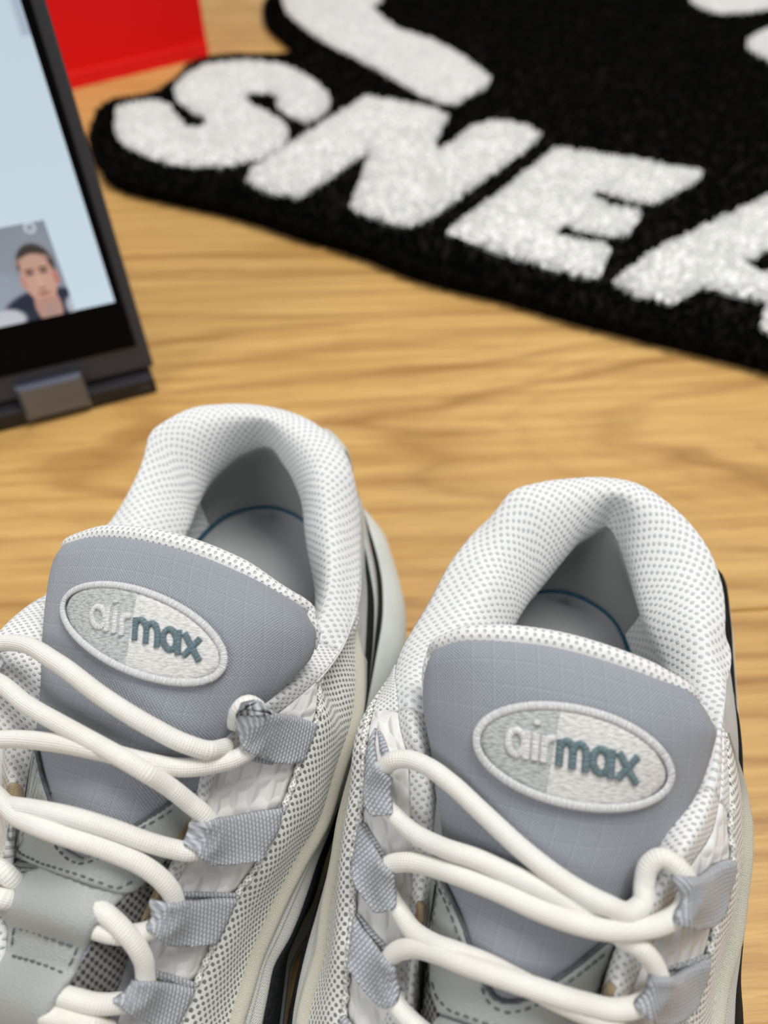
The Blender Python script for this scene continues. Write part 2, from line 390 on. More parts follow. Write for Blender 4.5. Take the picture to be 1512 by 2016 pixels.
MT = dict(
    collar=knit_mesh('white_collar_mesh', (240, 241, 240), (196, 200, 202), 2.7, 3.0, .05, .85, .00022),
    band=knit_mesh('white_open_mesh', (240, 239, 234), (126, 128, 126), 1.9, 2.5, .16, .55, .0004),
    binding=knit_mesh('white_binding_mesh', (240, 240, 238), (200, 202, 202), 1.7, 2.1, .25, .85, .00032),
    ripstop=weave('grey_ripstop', (178, 182, 190), (128, 134, 144), .82, 4.6),
    webbing=webbing('grey_webbing', (190, 194, 199), (142, 147, 153)),
    lace=braid('white_lace_braid', (250, 248, 241)),
    quilt=quilt('white_quilted_fabric', (240, 239, 236)),
    cream=knit('cream_piping_knit', (243, 239, 220), .55, .1),
    creamband=knit('cream_band_knit', (236, 235, 228), .7, .16),
    white=knit('white_smooth_textile', (240, 241, 240), .5, .05),
    heeltab=knit('cream_heel_tab', (228, 228, 214), .9, .2),
    black=plain('charcoal_suede', (34, 37, 38), .9, .15, 900., .25, .0002),
    stripe=plain('grey_side_stripe', (196, 200, 200), .6, .3, 300., .04),
    midsole=plain('white_foam_midsole', (222, 226, 222), .5, .4, 60., .03, .0001),
    outsole=plain('dark_rubber', (38, 40, 41), .7, .3, 200., .1),
    heellining=knit('grey_heel_lining', (166, 167, 166), .7, .1),
    insole=knit('insole_fabric', (206, 208, 210), .6, .1),
    teal=plain('teal_insole_edge', (18, 92, 120), .6, .3, 800., .1),
    leather=leather('grey_synthetic_leather', (172, 176, 174)),
    seamedge=plain('dark_grey_seam', (96, 101, 106), .8, .2, 900., .15),
    stitch=plain('grey_stitch_thread', (98, 104, 104), .7, .3),
    knot=knit_mesh('white_edge_stitching', (240, 239, 234), (190, 190, 186), 1.2, 1.2),
    charmesh=knit_mesh('charcoal_spacer_mesh', (128, 126, 122), (42, 42, 42), 1.7, 2.0, -.1, .5, .0007, grey=.5),
    tape=knit('frayed_tan_tape', (206, 184, 146), .6, .3, (170, 140, 88)),
    patchL=thread('grey_embroidery', (200, 204, 202), (150, 156, 156), 1.5, .34, 1.2),
    patchR=thread('pale_embroidery', (232, 231, 227), (196, 196, 194), 1.5, .34, 1.2),
    rimthread=satin('white_satin_stitch', (252, 252, 252), (222, 225, 226)),
    airthread=satin('white_letter_thread', (252, 252, 252), (226, 227, 228)),
    maxthread=satin('teal_letter_thread', (128, 153, 160), (84, 108, 118)),
)
PLAIN_BLACK = plain('black_rug_pile', (17, 16, 15), .95, .05, 300., .3)
PLAIN_WHITE = plain('white_rug_pile', (236, 236, 234), .9, .1, 200., .05)
BACKING = plain('dark_rug_backing', (24, 23, 22), .95, .05)

# ------------------------------------------------------------------ floor: laminate planks, each its own board
floor_o = bpy.data.objects.new('floor', None); C.objects.link(floor_o); tag(floor_o, kind='structure')
ANG = math.radians(4.0); PW = 24.2
A0 = U(300, 637, 0); nrm = np.array([-math.sin(ANG), math.cos(ANG)]); dirv = np.array([math.cos(ANG), math.sin(ANG)])
seam0 = A0[:2] @ nrm
PL, TH, BV, GAP = 138., .8, .09, .012
def plank_mesh(w, l, mat):
    x0, x1, y0, y1 = GAP, l - GAP, GAP, w - GAP; b = BV
    V = [(x0, y0, -TH), (x1, y0, -TH), (x1, y1, -TH), (x0, y1, -TH), (x0, y0, -b), (x1, y0, -b), (x1, y1, -b), (x0, y1, -b),
         (x0 + b, y0 + b, 0), (x1 - b, y0 + b, 0), (x1 - b, y1 - b, 0), (x0 + b, y1 - b, 0)]
    F = [(3, 2, 1, 0), (0, 1, 5, 4), (1, 2, 6, 5), (2, 3, 7, 6), (3, 0, 4, 7), (4, 5, 9, 8), (5, 6, 10, 9), (6, 7, 11, 10), (7, 4, 8, 11), (8, 9, 10, 11)]
    return V, F
woods = [wood('oak_laminate_%d' % i, *a) for i, a in enumerate([(3.1, (1, 1, 1), .35, -.06, .06, .019), (7.7, (.99, .97, .95), 1.12, .115, .13, .018), (12.4, (1.01, .99, .95), 1.1, -.03, .05, .017), (19.3, (.99, .97, .96), .2, .14, .1, .023)])]
V, F = plank_mesh(PW, PL, None)
pm = []
for i, w in enumerate(woods):
    me = bpy.data.meshes.new('plank'); me.from_pydata((np.array(V) * .01).tolist(), [], F); me.materials.append(w); me.update(); pm.append(me)
for r in range(-5, 13):
    for k in range(-2, 3):
        s0 = k * PL + (-58. if r % 2 else -92.) + (r % 3) * 14; o_ = dirv * s0 + nrm * (seam0 + r * PW)
        o = bpy.data.objects.new('plank', pm[(r * 3 + k) % 4]); C.objects.link(o); o.parent = floor_o
        o.location = (o_[0] * .01, o_[1] * .01, 0); o.rotation_euler = (0, 0, ANG)
sub = bpy.data.objects.new('underlay', bpy.data.meshes.new('underlay')); C.objects.link(sub); sub.parent = floor_o
sub.data.from_pydata([(-3.6, -1.4, -.0085), (4.2, -1.4, -.0085), (4.2, 3.6, -.0085), (-3.6, 3.6, -.0085)], [], [(0, 1, 2, 3)]); sub.data.materials.append(plain('dark_joint_gap', (58, 40, 24), .9, .1))

# ------------------------------------------------------------------ rug with lettering
RZ = 1.75
out_px = [(181, 262), (190, 225), (225, 190), (290, 181), (345, 150), (400, 110), (470, 102), (530, 104), (585, 96), (566, 70), (535, 42), (522, 8), (545, -22), (600, -45), (760, -62), (1100, -50), (1400, -70), (1720, -20), (1900, 200), (1870, 420), (1760, 640)]
bot_px = [(1690, 785), (1512, 728), (1400, 699), (1250, 662), (1100, 623), (1000, 592), (900, 569), (830, 550), (700, 499), (600, 470), (480, 430), (330, 396), (240, 372), (197, 325)]
outl = [U(x, y, RZ * .8)[:2] for x, y in out_px] + [U(x, y, 0.25)[:2] for x, y in bot_px]
outl = smooth_path(outl, 1.2, True)
rug_c = np.array([*outl.mean(0), 0.])
rug = thing('letter_rug', rug_c, 'thick black shaped rug with large white letters lying on the oak floor', 'rug')
v, f = fill(outl, 3.); d = seg_dist(outl, v)
zt = 1.05 * np.sqrt(np.clip(1 - (1 - np.clip(d / 1.0, 0, 1)) ** 2, 0, 1)) + .1
n = len(v); Vb = np.concatenate([np.c_[v, zt], np.c_[v, np.zeros(n)]])
mk('backing', Vb, f + [[x + n for x in q[::-1]] for q in f] + [[b, a, a + n, b + n] for a, b in boundary(f)], BACKING, rug)
LET = {
 'S': [(648, 186), (638, 216), (603, 234), (568, 221), (543, 201), (548, 186), (523, 176), (488, 178), (483, 188), (503, 204), (553, 231), (568, 251), (558, 276), (503, 307), (427, 319), (352, 317), (281, 297), (236, 271), (226, 236), (241, 201), (281, 194), (322, 196), (342, 216), (362, 236), (372, 246), (397, 241), (407, 231), (382, 216), (347, 191), (342, 176), (362, 146), (412, 121), (477, 115), (553, 123), (613, 151)],
 'N': [(482, 347), (500, 322), (660, 220), (722, 183), (800, 197), (868, 211), (883, 225), (857, 276), (863, 293), (930, 242), (976, 231), (1043, 242), (1066, 259), (1040, 285), (846, 423), (801, 440), (745, 424), (694, 406), (689, 395), (729, 289), (724, 291), (588, 382), (520, 368)],
 'E': [(877, 451), (970, 382), (1094, 285), (1240, 305), (1387, 332), (1376, 349), (1291, 394), (1224, 383), (1178, 366), (1167, 383), (1201, 397), (1257, 406), (1263, 417), (1235, 459), (1167, 451), (1116, 437), (1091, 448), (1128, 462), (1207, 479), (1184, 535), (1139, 535), (1026, 501), (942, 473)],
 'A': [(1209, 544), (1280, 490), (1393, 434), (1512, 380), (1600, 345), (1690, 362), (1700, 410), (1640, 640), (1600, 676), (1530, 655), (1500, 630), (1508, 600), (1515, 585), (1426, 563), (1387, 555), (1331, 589), (1246, 569)],
 'stroke': [(553, -12), (563, 20), (603, 55), (653, 85), (724, 121), (818, 175), (868, 200), (897, 197), (959, 163), (967, 146), (914, 107), (852, 73), (784, 54), (745, 23), (733, 8), (755, -4), (720, -36), (610, -30)],
 'upper': [(1358, -14), (1367, 1), (1409, 20), (1512, 14), (1580, 4), (1560, -42), (1400, -44)],
 'right': [(1474, 75), (1494, 61), (1520, 52), (1585, 58), (1600, 100), (1560, 130), (1512, 111), (1480, 93)]}
A_HOLE = [(1471, 513), (1515, 484), (1575, 455), (1565, 535), (1492, 528)]
def tufts(P, z0, hgt, rad, lean=.45):
    n = len(P); h = hgt * rng.uniform(.75, 1.15, n); a = rng.uniform(0, 6.28, n); ln = rng.uniform(0, lean, n) * hgt
    tip = np.c_[P[:, 0] + np.cos(a) * ln, P[:, 1] + np.sin(a) * ln, z0 + h]
    ph = rng.uniform(0, 6.28, n); V = []
    for q in range(3):
        t = ph + q * 2.094; V.append(np.c_[P[:, 0] + np.cos(t) * rad, P[:, 1] + np.sin(t) * rad, np.broadcast_to(z0, n)])
    for q in range(3):
        t = ph + q * 2.094 + .5; V.append(np.c_[tip[:, 0] + np.cos(t) * rad * .75, tip[:, 1] + np.sin(t) * rad * .75, tip[:, 2] - .06])
    V = np.concatenate(V + [tip]); i = np.arange(n); F = []
    for q in range(3):
        r = (q + 1) % 3
        F.append(np.stack([i + q*n, i + r*n, i + (3 + r)*n], 1)); F.append(np.stack([i + q*n, i + (3 + r)*n, i + (3 + q)*n], 1))
        F.append(np.stack([i + (3 + q)*n, i + (3 + r)*n, i + 6*n], 1))
    return V, np.concatenate(F)
def scatter(poly, dens):
    lo, hi = poly.min(0), poly.max(0); n = int(dens * np.prod(hi - lo)); Q = rng.uniform(lo, hi, (n, 2)); return Q[inside(poly, Q)]
letter_w = []
NMS = {'S': 'white pile letter S', 'N': 'white pile letter N', 'E': 'white pile letter E', 'A': 'white pile letter A', 'stroke': 'white slanted stroke of the row above', 'upper': 'white letter piece at far edge', 'right': 'small white letter tip'}
for key, poly in LET.items():
    w = np.array([U(x, y, RZ)[:2] for x, y in poly]); w = smooth_path(w, .5, True) if key in ('S', 'upper', 'right') else lin_path(np.vstack([w, w[:1]]), .5)[:-1]
    w = w + rng.normal(0, .05, w.shape); holes = []
    if key == 'A': holes = [lin_path(np.array([U(x, y, RZ)[:2] for x, y in A_HOLE + A_HOLE[:1]]), .5)[:-1]]
    letter_w.append((w, holes)); v, f = fill(w, 1.3)
    if holes: cen = np.array([v[q].mean(0) for q in f]); kk = ~inside(holes[0], cen); f = [q for q, k in zip(f, kk) if k]
    d = seg_dist(w, v); z = 1.42 + .12 * np.clip(d / .5, 0, 1) + rng.normal(0, .03, len(v)); n = len(v)
    V1 = np.concatenate([np.c_[v, z], np.c_[v, z * 0 + 1.15]]); F1 = f + [[x + n for x in q[::-1]] for q in f] + [[b, a, a + n, b + n] for a, b in boundary(f)]
    Q = scatter(w, 13.); 
    if holes: Q = Q[~inside(holes[0], Q)]
    V2, F2 = tufts(Q, 1.48, .26, .15, .3)
    mk('letter', np.concatenate([V1, V2]), F1 + (F2 + len(V1)).tolist(), PLAIN_WHITE, rug, label=NMS[key], smooth=False)
Q = scatter(outl, 8.)
for w, holes in letter_w:
    k = inside(w, Q)
    for hh in holes: k &= ~inside(hh, Q)
    Q = Q[~k]
dq = seg_dist(outl, Q); V2, F2 = tufts(Q, 1.05 * np.sqrt(np.clip(1 - (1 - np.clip(dq, 0, 1)) ** 2, 0, 1)) * .95, .55, .14, .6)
# side pile: tufts leaning out along the rim
E_ = lin_path(np.vstack([outl, outl[:1]]), .16); t_ = np.gradient(E_, axis=0); t_ /= np.linalg.norm(t_, axis=1, keepdims=True); no = np.c_[t_[:, 1], -t_[:, 0]]
if inside(outl, (E_[:1] + no[:1] * .5))[0]: no = -no
SV, SF, off_ = [V2], [F2], len(V2)
for z0 in (.1, .4, .7, .95):
    P3, F3 = tufts(E_ + rng.normal(0, .12, E_.shape) - no * .1, z0, .35, .14, .3); n = len(E_)
    ph = np.r_[np.zeros(3*n), np.tile(np.ones(n), 4)][:, None]; P3[:, :2] += ph * np.tile(no, (7, 1)) * rng.uniform(.15, .5, (7*n, 1)) * .9
    SV.append(P3); SF.append(F3 + off_); off_ += len(P3)
mk('pile', np.concatenate(SV), np.concatenate(SF).tolist(), PLAIN_BLACK, rug, kind='stuff', smooth=False)

# ------------------------------------------------------------------ red box behind the laptop
def box_mesh(o, ex, ey, ez, sx, sy, sz, b=.06):
    """bevelled box: corner o, axes ex ey ez, sizes."""
    V, F = [], []
    for z, i in ((0, b), (b, 0), (sz - b, 0), (sz, b)):
        for x, y in ((i, i), (sx - i, i), (sx - i, sy - i), (i, sy - i)): V.append(o + ex * x + ey * y + ez * z)
    for l in range(3):
        for k in range(4): F.append((l*4 + k, l*4 + (k+1) % 4, l*4 + 4 + (k+1) % 4, l*4 + 4 + k))
    F += [(3, 2, 1, 0), (12, 13, 14, 15)]
    return np.array(V), F, np.zeros((16, 2))
bR, bL = U(411, 111, 0), U(150, 174, 0); bx = (bR - bL) / np.linalg.norm(bR - bL); by = np.array([-bx[1], bx[0], 0]); bz = np.array([0, 0, 1.])
RED = plain('red_cardboard', (252, 2, 6), .55, .3); RED2 = plain('red_cardboard_fold', (250, 24, 26), .5, .3)
bo = bR - bx * 33.
sbx = thing('shoe_box', bo + bx * 16 + by * 10, 'plain red cardboard box standing on the floor behind the laptop', 'box')
V, F, w = box_mesh(bo, bx, by, bz, 33., 21., 12.5, .12); mk('body', V, F, RED, sbx, smooth=False)
V, F, w = box_mesh(bo - by * .12, bx, by, bz, 33., .12, 1.5, .03); mk('bottom_fold', V, F, RED2, sbx, smooth=False)
V, F, w = box_mesh(bo - bx * .3 - by * .3 + bz * 9.4, bx, by, bz, 33.6, 21.6, 3.6, .12); mk('lid', V, F, RED, sbx, smooth=False)

# ------------------------------------------------------------------ folding laptop, stood on its keyboard
la, lb = U(311, 772, 0), U(0, 851, 0); lx = (la - lb) / np.linalg.norm(la - lb); lback = np.array([-lx[1], lx[0], 0])
corner = U(304, 722, 1.3)                          # lower right corner of the lid
best = None
for deg in np.linspace(2, 40, 77):                 # lean at which the lid's side runs as in the photograph
    upv = np.array([0, 0, math.cos(math.radians(deg))]) + lback * math.sin(math.radians(deg))
    q = corner + upv * 14.; r = q - EYE; px = 756 + FPX * r[0] / (r @ FW); py = 1008 - FPX * (r @ UPV) / (r @ FW)
    e = abs(px - (90 + (py - 0) * (304 - 90) / 722.))
    if best is None or e < best[0]: best = (e, deg, upv)
lup = best[2]; lnorm = np.cross(lx, lup)            # points to the viewer
if lnorm @ (EYE - corner) < 0: lnorm = -lnorm
print('laptop lean', best[:2])
DG = plain('dark_grey_aluminium', (64, 66, 73), .45, .35); BZ = plain('black_glass_bezel', (4, 4, 6), .5, .08); HG = plain('bright_hinge_metal', (120, 126, 142), .25, .6, metal=.7); DK = plain('dark_base_plastic', (38, 38, 42), .5, .4)
LW, LH = 31.5, 20.6
lap = thing('laptop', corner - lx * 16 + lback * 3, 'dark convertible laptop propped up with its bright screen facing the shoes', 'laptop')
lap.location.z = 0
lo = corner - lx * LW
V, F, w = box_mesh(lo - lnorm * .75, lx, lup, lnorm, LW, LH, .7, .12); mk('lid', V, F, DG, lap, smooth=False)
def on_lid(px, py, up=.0):
    """pixel -> coordinates (x from lid's left, y up the lid)"""
    r = ray(px, py); o = lo + lnorm * up; t = ((o - EYE) @ lnorm) / (r @ lnorm); q = EYE + r * t - o
    return q @ lx, q @ lup
gx, gy = on_lid(292, 690); sx1, sy0 = on_lid(226, 594); V, F, w = box_mesh(lo - lnorm * .05 + lx * .55 + lup * (on_lid(281, 678)[1]), lx, lup, lnorm, LW - .55 - .6, LH - .6 - on_lid(281, 678)[1], .08, .03); mk('screen_bezel', V, F, BZ, lap, smooth=False)
# the picture on the panel: pale page, scroll bar, call tile with a man's head and shoulders
NX, NY = 150, 110; sxa = 1.0; sya = sy0; sxb = sx1; syb = LH - 1.2
X, Y = np.meshgrid(np.linspace(sxa, sxb, NX), np.linspace(sya, syb, NY), indexing='ij'); S = np.stack([X, Y], 2)
def dens_grid(x0, x1, y0, y1, nx, ny):
    return np.stack(np.meshgrid(np.linspace(x0, x1, nx), np.linspace(y0, y1, ny), indexing='ij'), 2)
def flat_grid(name, G, up, mat, parent, colf=None):
    m, n = G.shape[:2]; P = lo + lx * G[..., :1] + lup * G[..., 1:] + lnorm * up
    a = (np.arange(m-1)[:, None] * n + np.arange(n-1)[None]).ravel(); F = np.stack([a, a + n, a + n + 1, a + 1], 1)
    o = mk(name, P.reshape(-1, 3), F, mat, parent, None, False)
    if colf is not None:
        ca = o.data.color_attributes.new('picture', 'FLOAT_COLOR', 'POINT'); cc = colf(G.reshape(-1, 2)); ca.data.foreach_set('color', np.c_[cc, np.ones(len(cc))].astype(np.float32).ravel())
    return o
def pic_mat(name, e):
    k = M(name, .15, .5); a = k.n('Attribute'); a.attribute_name = 'picture'; k.col((.01, .01, .012)); k.t.links.new(a.outputs['Color'], k.b.inputs['Emission Color']); k.b.inputs['Emission Strength'].default_value = e; return k.m
def page_col(q):
    c = np.tile(np.array(lin((204, 221, 232))), (len(q), 1)); t = np.clip((q[:, 1:] - sya) / (syb - sya), 0, 1)
    c = c * (1 - .1 * t) + .0; bxp, _ = on_lid(46, 40)
    k = (np.abs(q[:, 0] - bxp) < .3) & (q[:, 1] > on_lid(46, 72)[1]); c[k] = lin((168, 182, 198)); return c
flat_grid('screen', dens_grid(sxa, sxb, sya, syb, 120, 90), .05, pic_mat('lit_screen', 1.), lap, page_col)
tx1, ty1 = on_lid(88, 432); tx2, ty0 = on_lid(147, 612); tx1 = (tx1 + tx2) / 2; tx0 = tx1 - (ty1 - ty0) * 1.5
def soft(d, w=.05): return np.clip(.5 - d / w, 0, 1)[:, None]
def tile_col(q):
    px = np.array([q[:, 0], q[:, 1]]).T; H = ty1 - ty0; x = (q[:, 0] - tx1) / H; y = (q[:, 1] - ty0) / H      # x: 0 at right edge going negative
    def L(c): return np.array(lin(c))[None]
    c = L((150, 158, 170)) * (1 - .15 * y[:, None]) + L((120, 128, 140)) * .1
    c = c + soft(np.hypot((x + .9) / .5, (y - .35) / .25) - 1, .4) * L((60, 66, 74))
    def blob(cx, cy, rx, ry, col, w=.12, sh=0.):
        nonlocal c; cx = -.25 + (cx + .44) * .8; rx *= .8; cy = .43 + (cy - .46) * .9; ry *= .9; m = soft(np.hypot((x - cx - sh * (y - cy)) / rx, (y - cy) / ry) - 1, w); c = c * (1 - m) + L(col) * m
    blob(-.47, .0, .62, .34, (40, 46, 66)); blob(-1.02, .04, .24, .13, (206, 210, 218), .3); blob(-.12, .06, .1, .12, (190, 196, 206), .4)
    blob(-.44, .12, .17, .24, (196, 152, 138)); blob(-.44, .0, .09, .16, (186, 150, 140), .3)
    blob(-.42, .62, .235, .25, (62, 52, 48)); blob(-.44, .46, .215, .29, (214, 168, 148)); blob(-.64, .44, .04, .09, (202, 150, 134)); blob(-.22, .44, .04, .09, (200, 130, 120))
    blob(-.44, .68, .19, .06, (206, 164, 146), .6); blob(-.53, .53, .055, .022, (104, 76, 68), .7); blob(-.35, .53, .055, .022, (104, 76, 68), .7)
    blob(-.53, .575, .07, .016, (98, 72, 62), .8); blob(-.35, .575, .07, .016, (98, 72, 62), .8)
    blob(-.44, .42, .035, .08, (224, 178, 158), .8); blob(-.44, .34, .045, .014, (160, 110, 100), .8); blob(-.44, .275, .085, .018, (164, 92, 88), .7); blob(-.44, .2, .1, .02, (186, 140, 124), .8)
    m = soft(np.abs(np.hypot(x + .16, y - .95) - .045) - .012, .02) ; c = c * (1 - m) + L((220, 226, 232)) * m
    return np.clip(c, 0, 1)
flat_grid('call_window', dens_grid(tx0, tx1, ty0, ty1, 140, 100), .075, pic_mat('call_picture', .85), lap, tile_col)
# hinge and the keyboard half lying behind
hx0, hy0 = on_lid(28, 760); hx1, _ = on_lid(160, 735)
V, F, w = box_mesh(lo + lx * hx0 - lup * 1.15 - lnorm * .1, lx, lup, lnorm, hx1 - hx0, 2.0, .75, .2); mk('hinge', V, F, HG, lap, smooth=False)
V, F, w = box_mesh(lo + lx * (LW - hx1) - lup * 1.15 - lnorm * .1, lx, lup, lnorm, hx1 - hx0, 2.0, .75, .2); mk('hinge', V, F, HG, lap, smooth=False)
V, F, w = box_mesh(la - lx * LW * 1.003, lx, lback, bz, LW * 1.003, 20.8, 1.05, .14); mk('keyboard_base', V, F, DK, lap, smooth=False)
V, F, w = box_mesh(la - lx * .9 - lback * .02 + bz * .35, lx, lback, bz, .6, .05, .25, .02); mk('port', V, F, DG, lap, smooth=False)

# ------------------------------------------------------------------ sneakers
RC, YC, YT, RT = 4.2, 5.2, 24., 4.2                # heel and toe arcs of the running coordinate s
S_SIDE = RC * math.pi / 2; S_TOE = S_SIDE + YT - YC; S_MAX = S_TOE + RT * math.pi / 2
class Shoe:
    def __init__(s, O, ang, xc, bend=0.):
        s.bend = bend
        a = math.radians(ang); s.ey = np.array([-math.sin(a), -math.cos(a), 0]); s.ex = np.array([math.cos(a), -math.sin(a), 0])
        s.O = np.array([O[0], O[1], 0.]) + s.ex * xc
    def loc(s, w): d = np.asarray(w) - s.O; return np.array([d @ s.ex, d @ s.ey, d[2]])
    def wor(s, l): l = np.array(l, float); l[..., 0] += s.bend * np.clip(l[..., 1] - 17., 0, None) ** 2; return s.O + l[..., :1] * s.ex + l[..., 1:2] * s.ey + l[..., 2:] * np.array([0, 0, 1.])
    def sval(s, l):
        x, y, _ = l
        if y < YC: v = RC * math.atan2(abs(x), YC - y)
        elif y > YT: v = S_TOE + RT * math.atan2(y - YT, abs(x) * 1.0)
        else: v = S_SIDE + y - YC
        return v if x >= 0 else -v
    def rail(s, ent, sg):
        """ent: list of ('p',px,py,z) photo points, ('l',x,y,z) local points (x>0 is this side), ('s',sval,x,y,z)"""
        K = []
        for e in ent:
            if e[0] == 'p': l = s.loc(U(*e[1:])); K.append((s.sval(l), l))
            elif e[0] == 'l': l = np.array([e[1] * sg, *e[2:]]); K.append((s.sval(l) if e[1] else (0. if e[2] < YC else S_MAX * sg), l))
            else: K.append((e[1] * sg, np.array([e[2] * sg, *e[3:]])))
        return K
def P_(*q): return [('p', *x) for x in q]
def L_(*q): return [('l', *x) for x in q]
def S_(*q): return [('s', *x) for x in q]

# heel and toe of every rail in shoe coordinates (half, mirrored): x outward, y from the heel towards the toe, z up
HEEL = [[(0, -.1, 5.2), (1.9, .4, 5.1), (3.4, 1.5, 4.9)], [(0, .1, 6.9), (1.8, .55, 6.85), (3.1, 1.7, 6.75)], [(0, .3, 7.6), (1.75, .75, 7.5), (3.05, 1.9, 7.3)],
        [(0, .45, 8.1), (1.7, .85, 8.0), (3.0, 2.0, 7.8)], [(0, .55, 8.6), (1.65, .95, 8.5), (2.95, 2.1, 8.25)]]
SIDE = [[(4.5, 3.8, 4.4), (4.8, 7.3, 4.0)], [(4.0, 3.7, 6.4), (4.4, 6, 5.9)], [(3.85, 3.8, 7.1), (4.2, 5.5, 6.9), (4.5, 8.3, 7.1)], [(3.8, 3.8, 7.6), (4.15, 5.5, 7.3), (4.45, 8., 7.7)], [(3.75, 3.8, 8.), (4.1, 5.5, 7.75), (4.4, 8., 8.1)]]
FRONT = [[(4.7, 10.8, 3.4), (4.4, 13.5, 3.0), (4.2, 15.7, 2.7), (4.3, 17.4, 2.5)], [(4.8, 9.4, 5.2), (4.6, 12.1, 4.7), (4.2, 13.9, 4.2), (3.9, 15.6, 3.7), (3.7, 17.5, 3.2)],
         [(4.7, 11., 6.6), (4.4, 12.5, 6.2), (3.9, 14.3, 5.5), (3.4, 15.6, 5.), (3., 17.7, 4.2)], [(4.0, 11.2, 9.), (3.9, 12.5, 8.6), (3.6, 14.2, 7.9), (2.9, 15.6, 7.1), (2.2, 17.9, 6.)],
         [(3.6, 11.2, 9.4), (3.3, 12.5, 9.2), (2.9, 14.2, 8.6), (2.3, 15.6, 7.9), (1.7, 17.9, 6.9)]]
TOE = [[(4.2, 20.5, 2.4), (4.1, 23, 2.3), (3.2, 27.2, 2.2), (0, 29.0, 2.2)], [(4.0, 20.5, 3.1), (3.9, 23, 3.0), (3.0, 26.9, 2.9), (0, 28.6, 2.9)], [(3.7, 20.5, 4.0), (3.8, 23, 3.8), (3.0, 26.5, 3.6), (0, 28.0, 3.6)],
       [(2.4, 20.5, 5.3), (2.3, 23, 4.9), (1.9, 25.4, 4.6), (0, 26.4, 4.5)]]
def toe5(dx, dz): return S_((S_SIDE + 15.3, .95 + dx, 20.3, 6.1 + dz), (S_TOE, .7 + dx, 21., 5.9 + dz), (S_TOE + 3.3, .45 + dx, 21.3, 5.8 + dz), (S_MAX, .0, 21.4, 5.7 + dz))
IN_F = {7: [(2.5, 12, 8.2), (2.1, 15, 6.9), (1.5, 18, 6.0)], 8: [(3.1, 12, 6.4), (2.8, 15, 5.6), (2.3, 18, 4.9)], 9: [(3.1, 10, 5.2), (3.2, 14, 4.7), (2.9, 18, 4.2)]}
IN_T = {7: S_((S_TOE - 2.5, 1.0, 21, 5.2), (S_MAX, 0, 21.6, 4.9)), 8: S_((S_TOE - 2.5, 1.9, 21.5, 4.4), (S_MAX, 0, 22.3, 4.2)), 9: S_((S_TOE - 2.5, 2.4, 21.5, 3.8), (S_MAX, 0, 24, 3.5))}
IN_H = {8: [(0, 1.35, 6.9), (1.7, 2.3, 6.6), (2.7, 4, 6.3), (3.3, 6, 6.2), (3.4, 9, 6.2)], 9: [(0, 1.9, 5.2), (1.4, 2.4, 5.2), (2.3, 4, 5.2), (2.7, 6.2, 5.2)]}
def generic(k):
    if k <= 3: return L_(*HEEL[k], *SIDE[k], *FRONT[k], *TOE[k])
    if k == 4: return L_(*HEEL[4], *SIDE[4], *FRONT[4]) + toe5(.35, -.1)

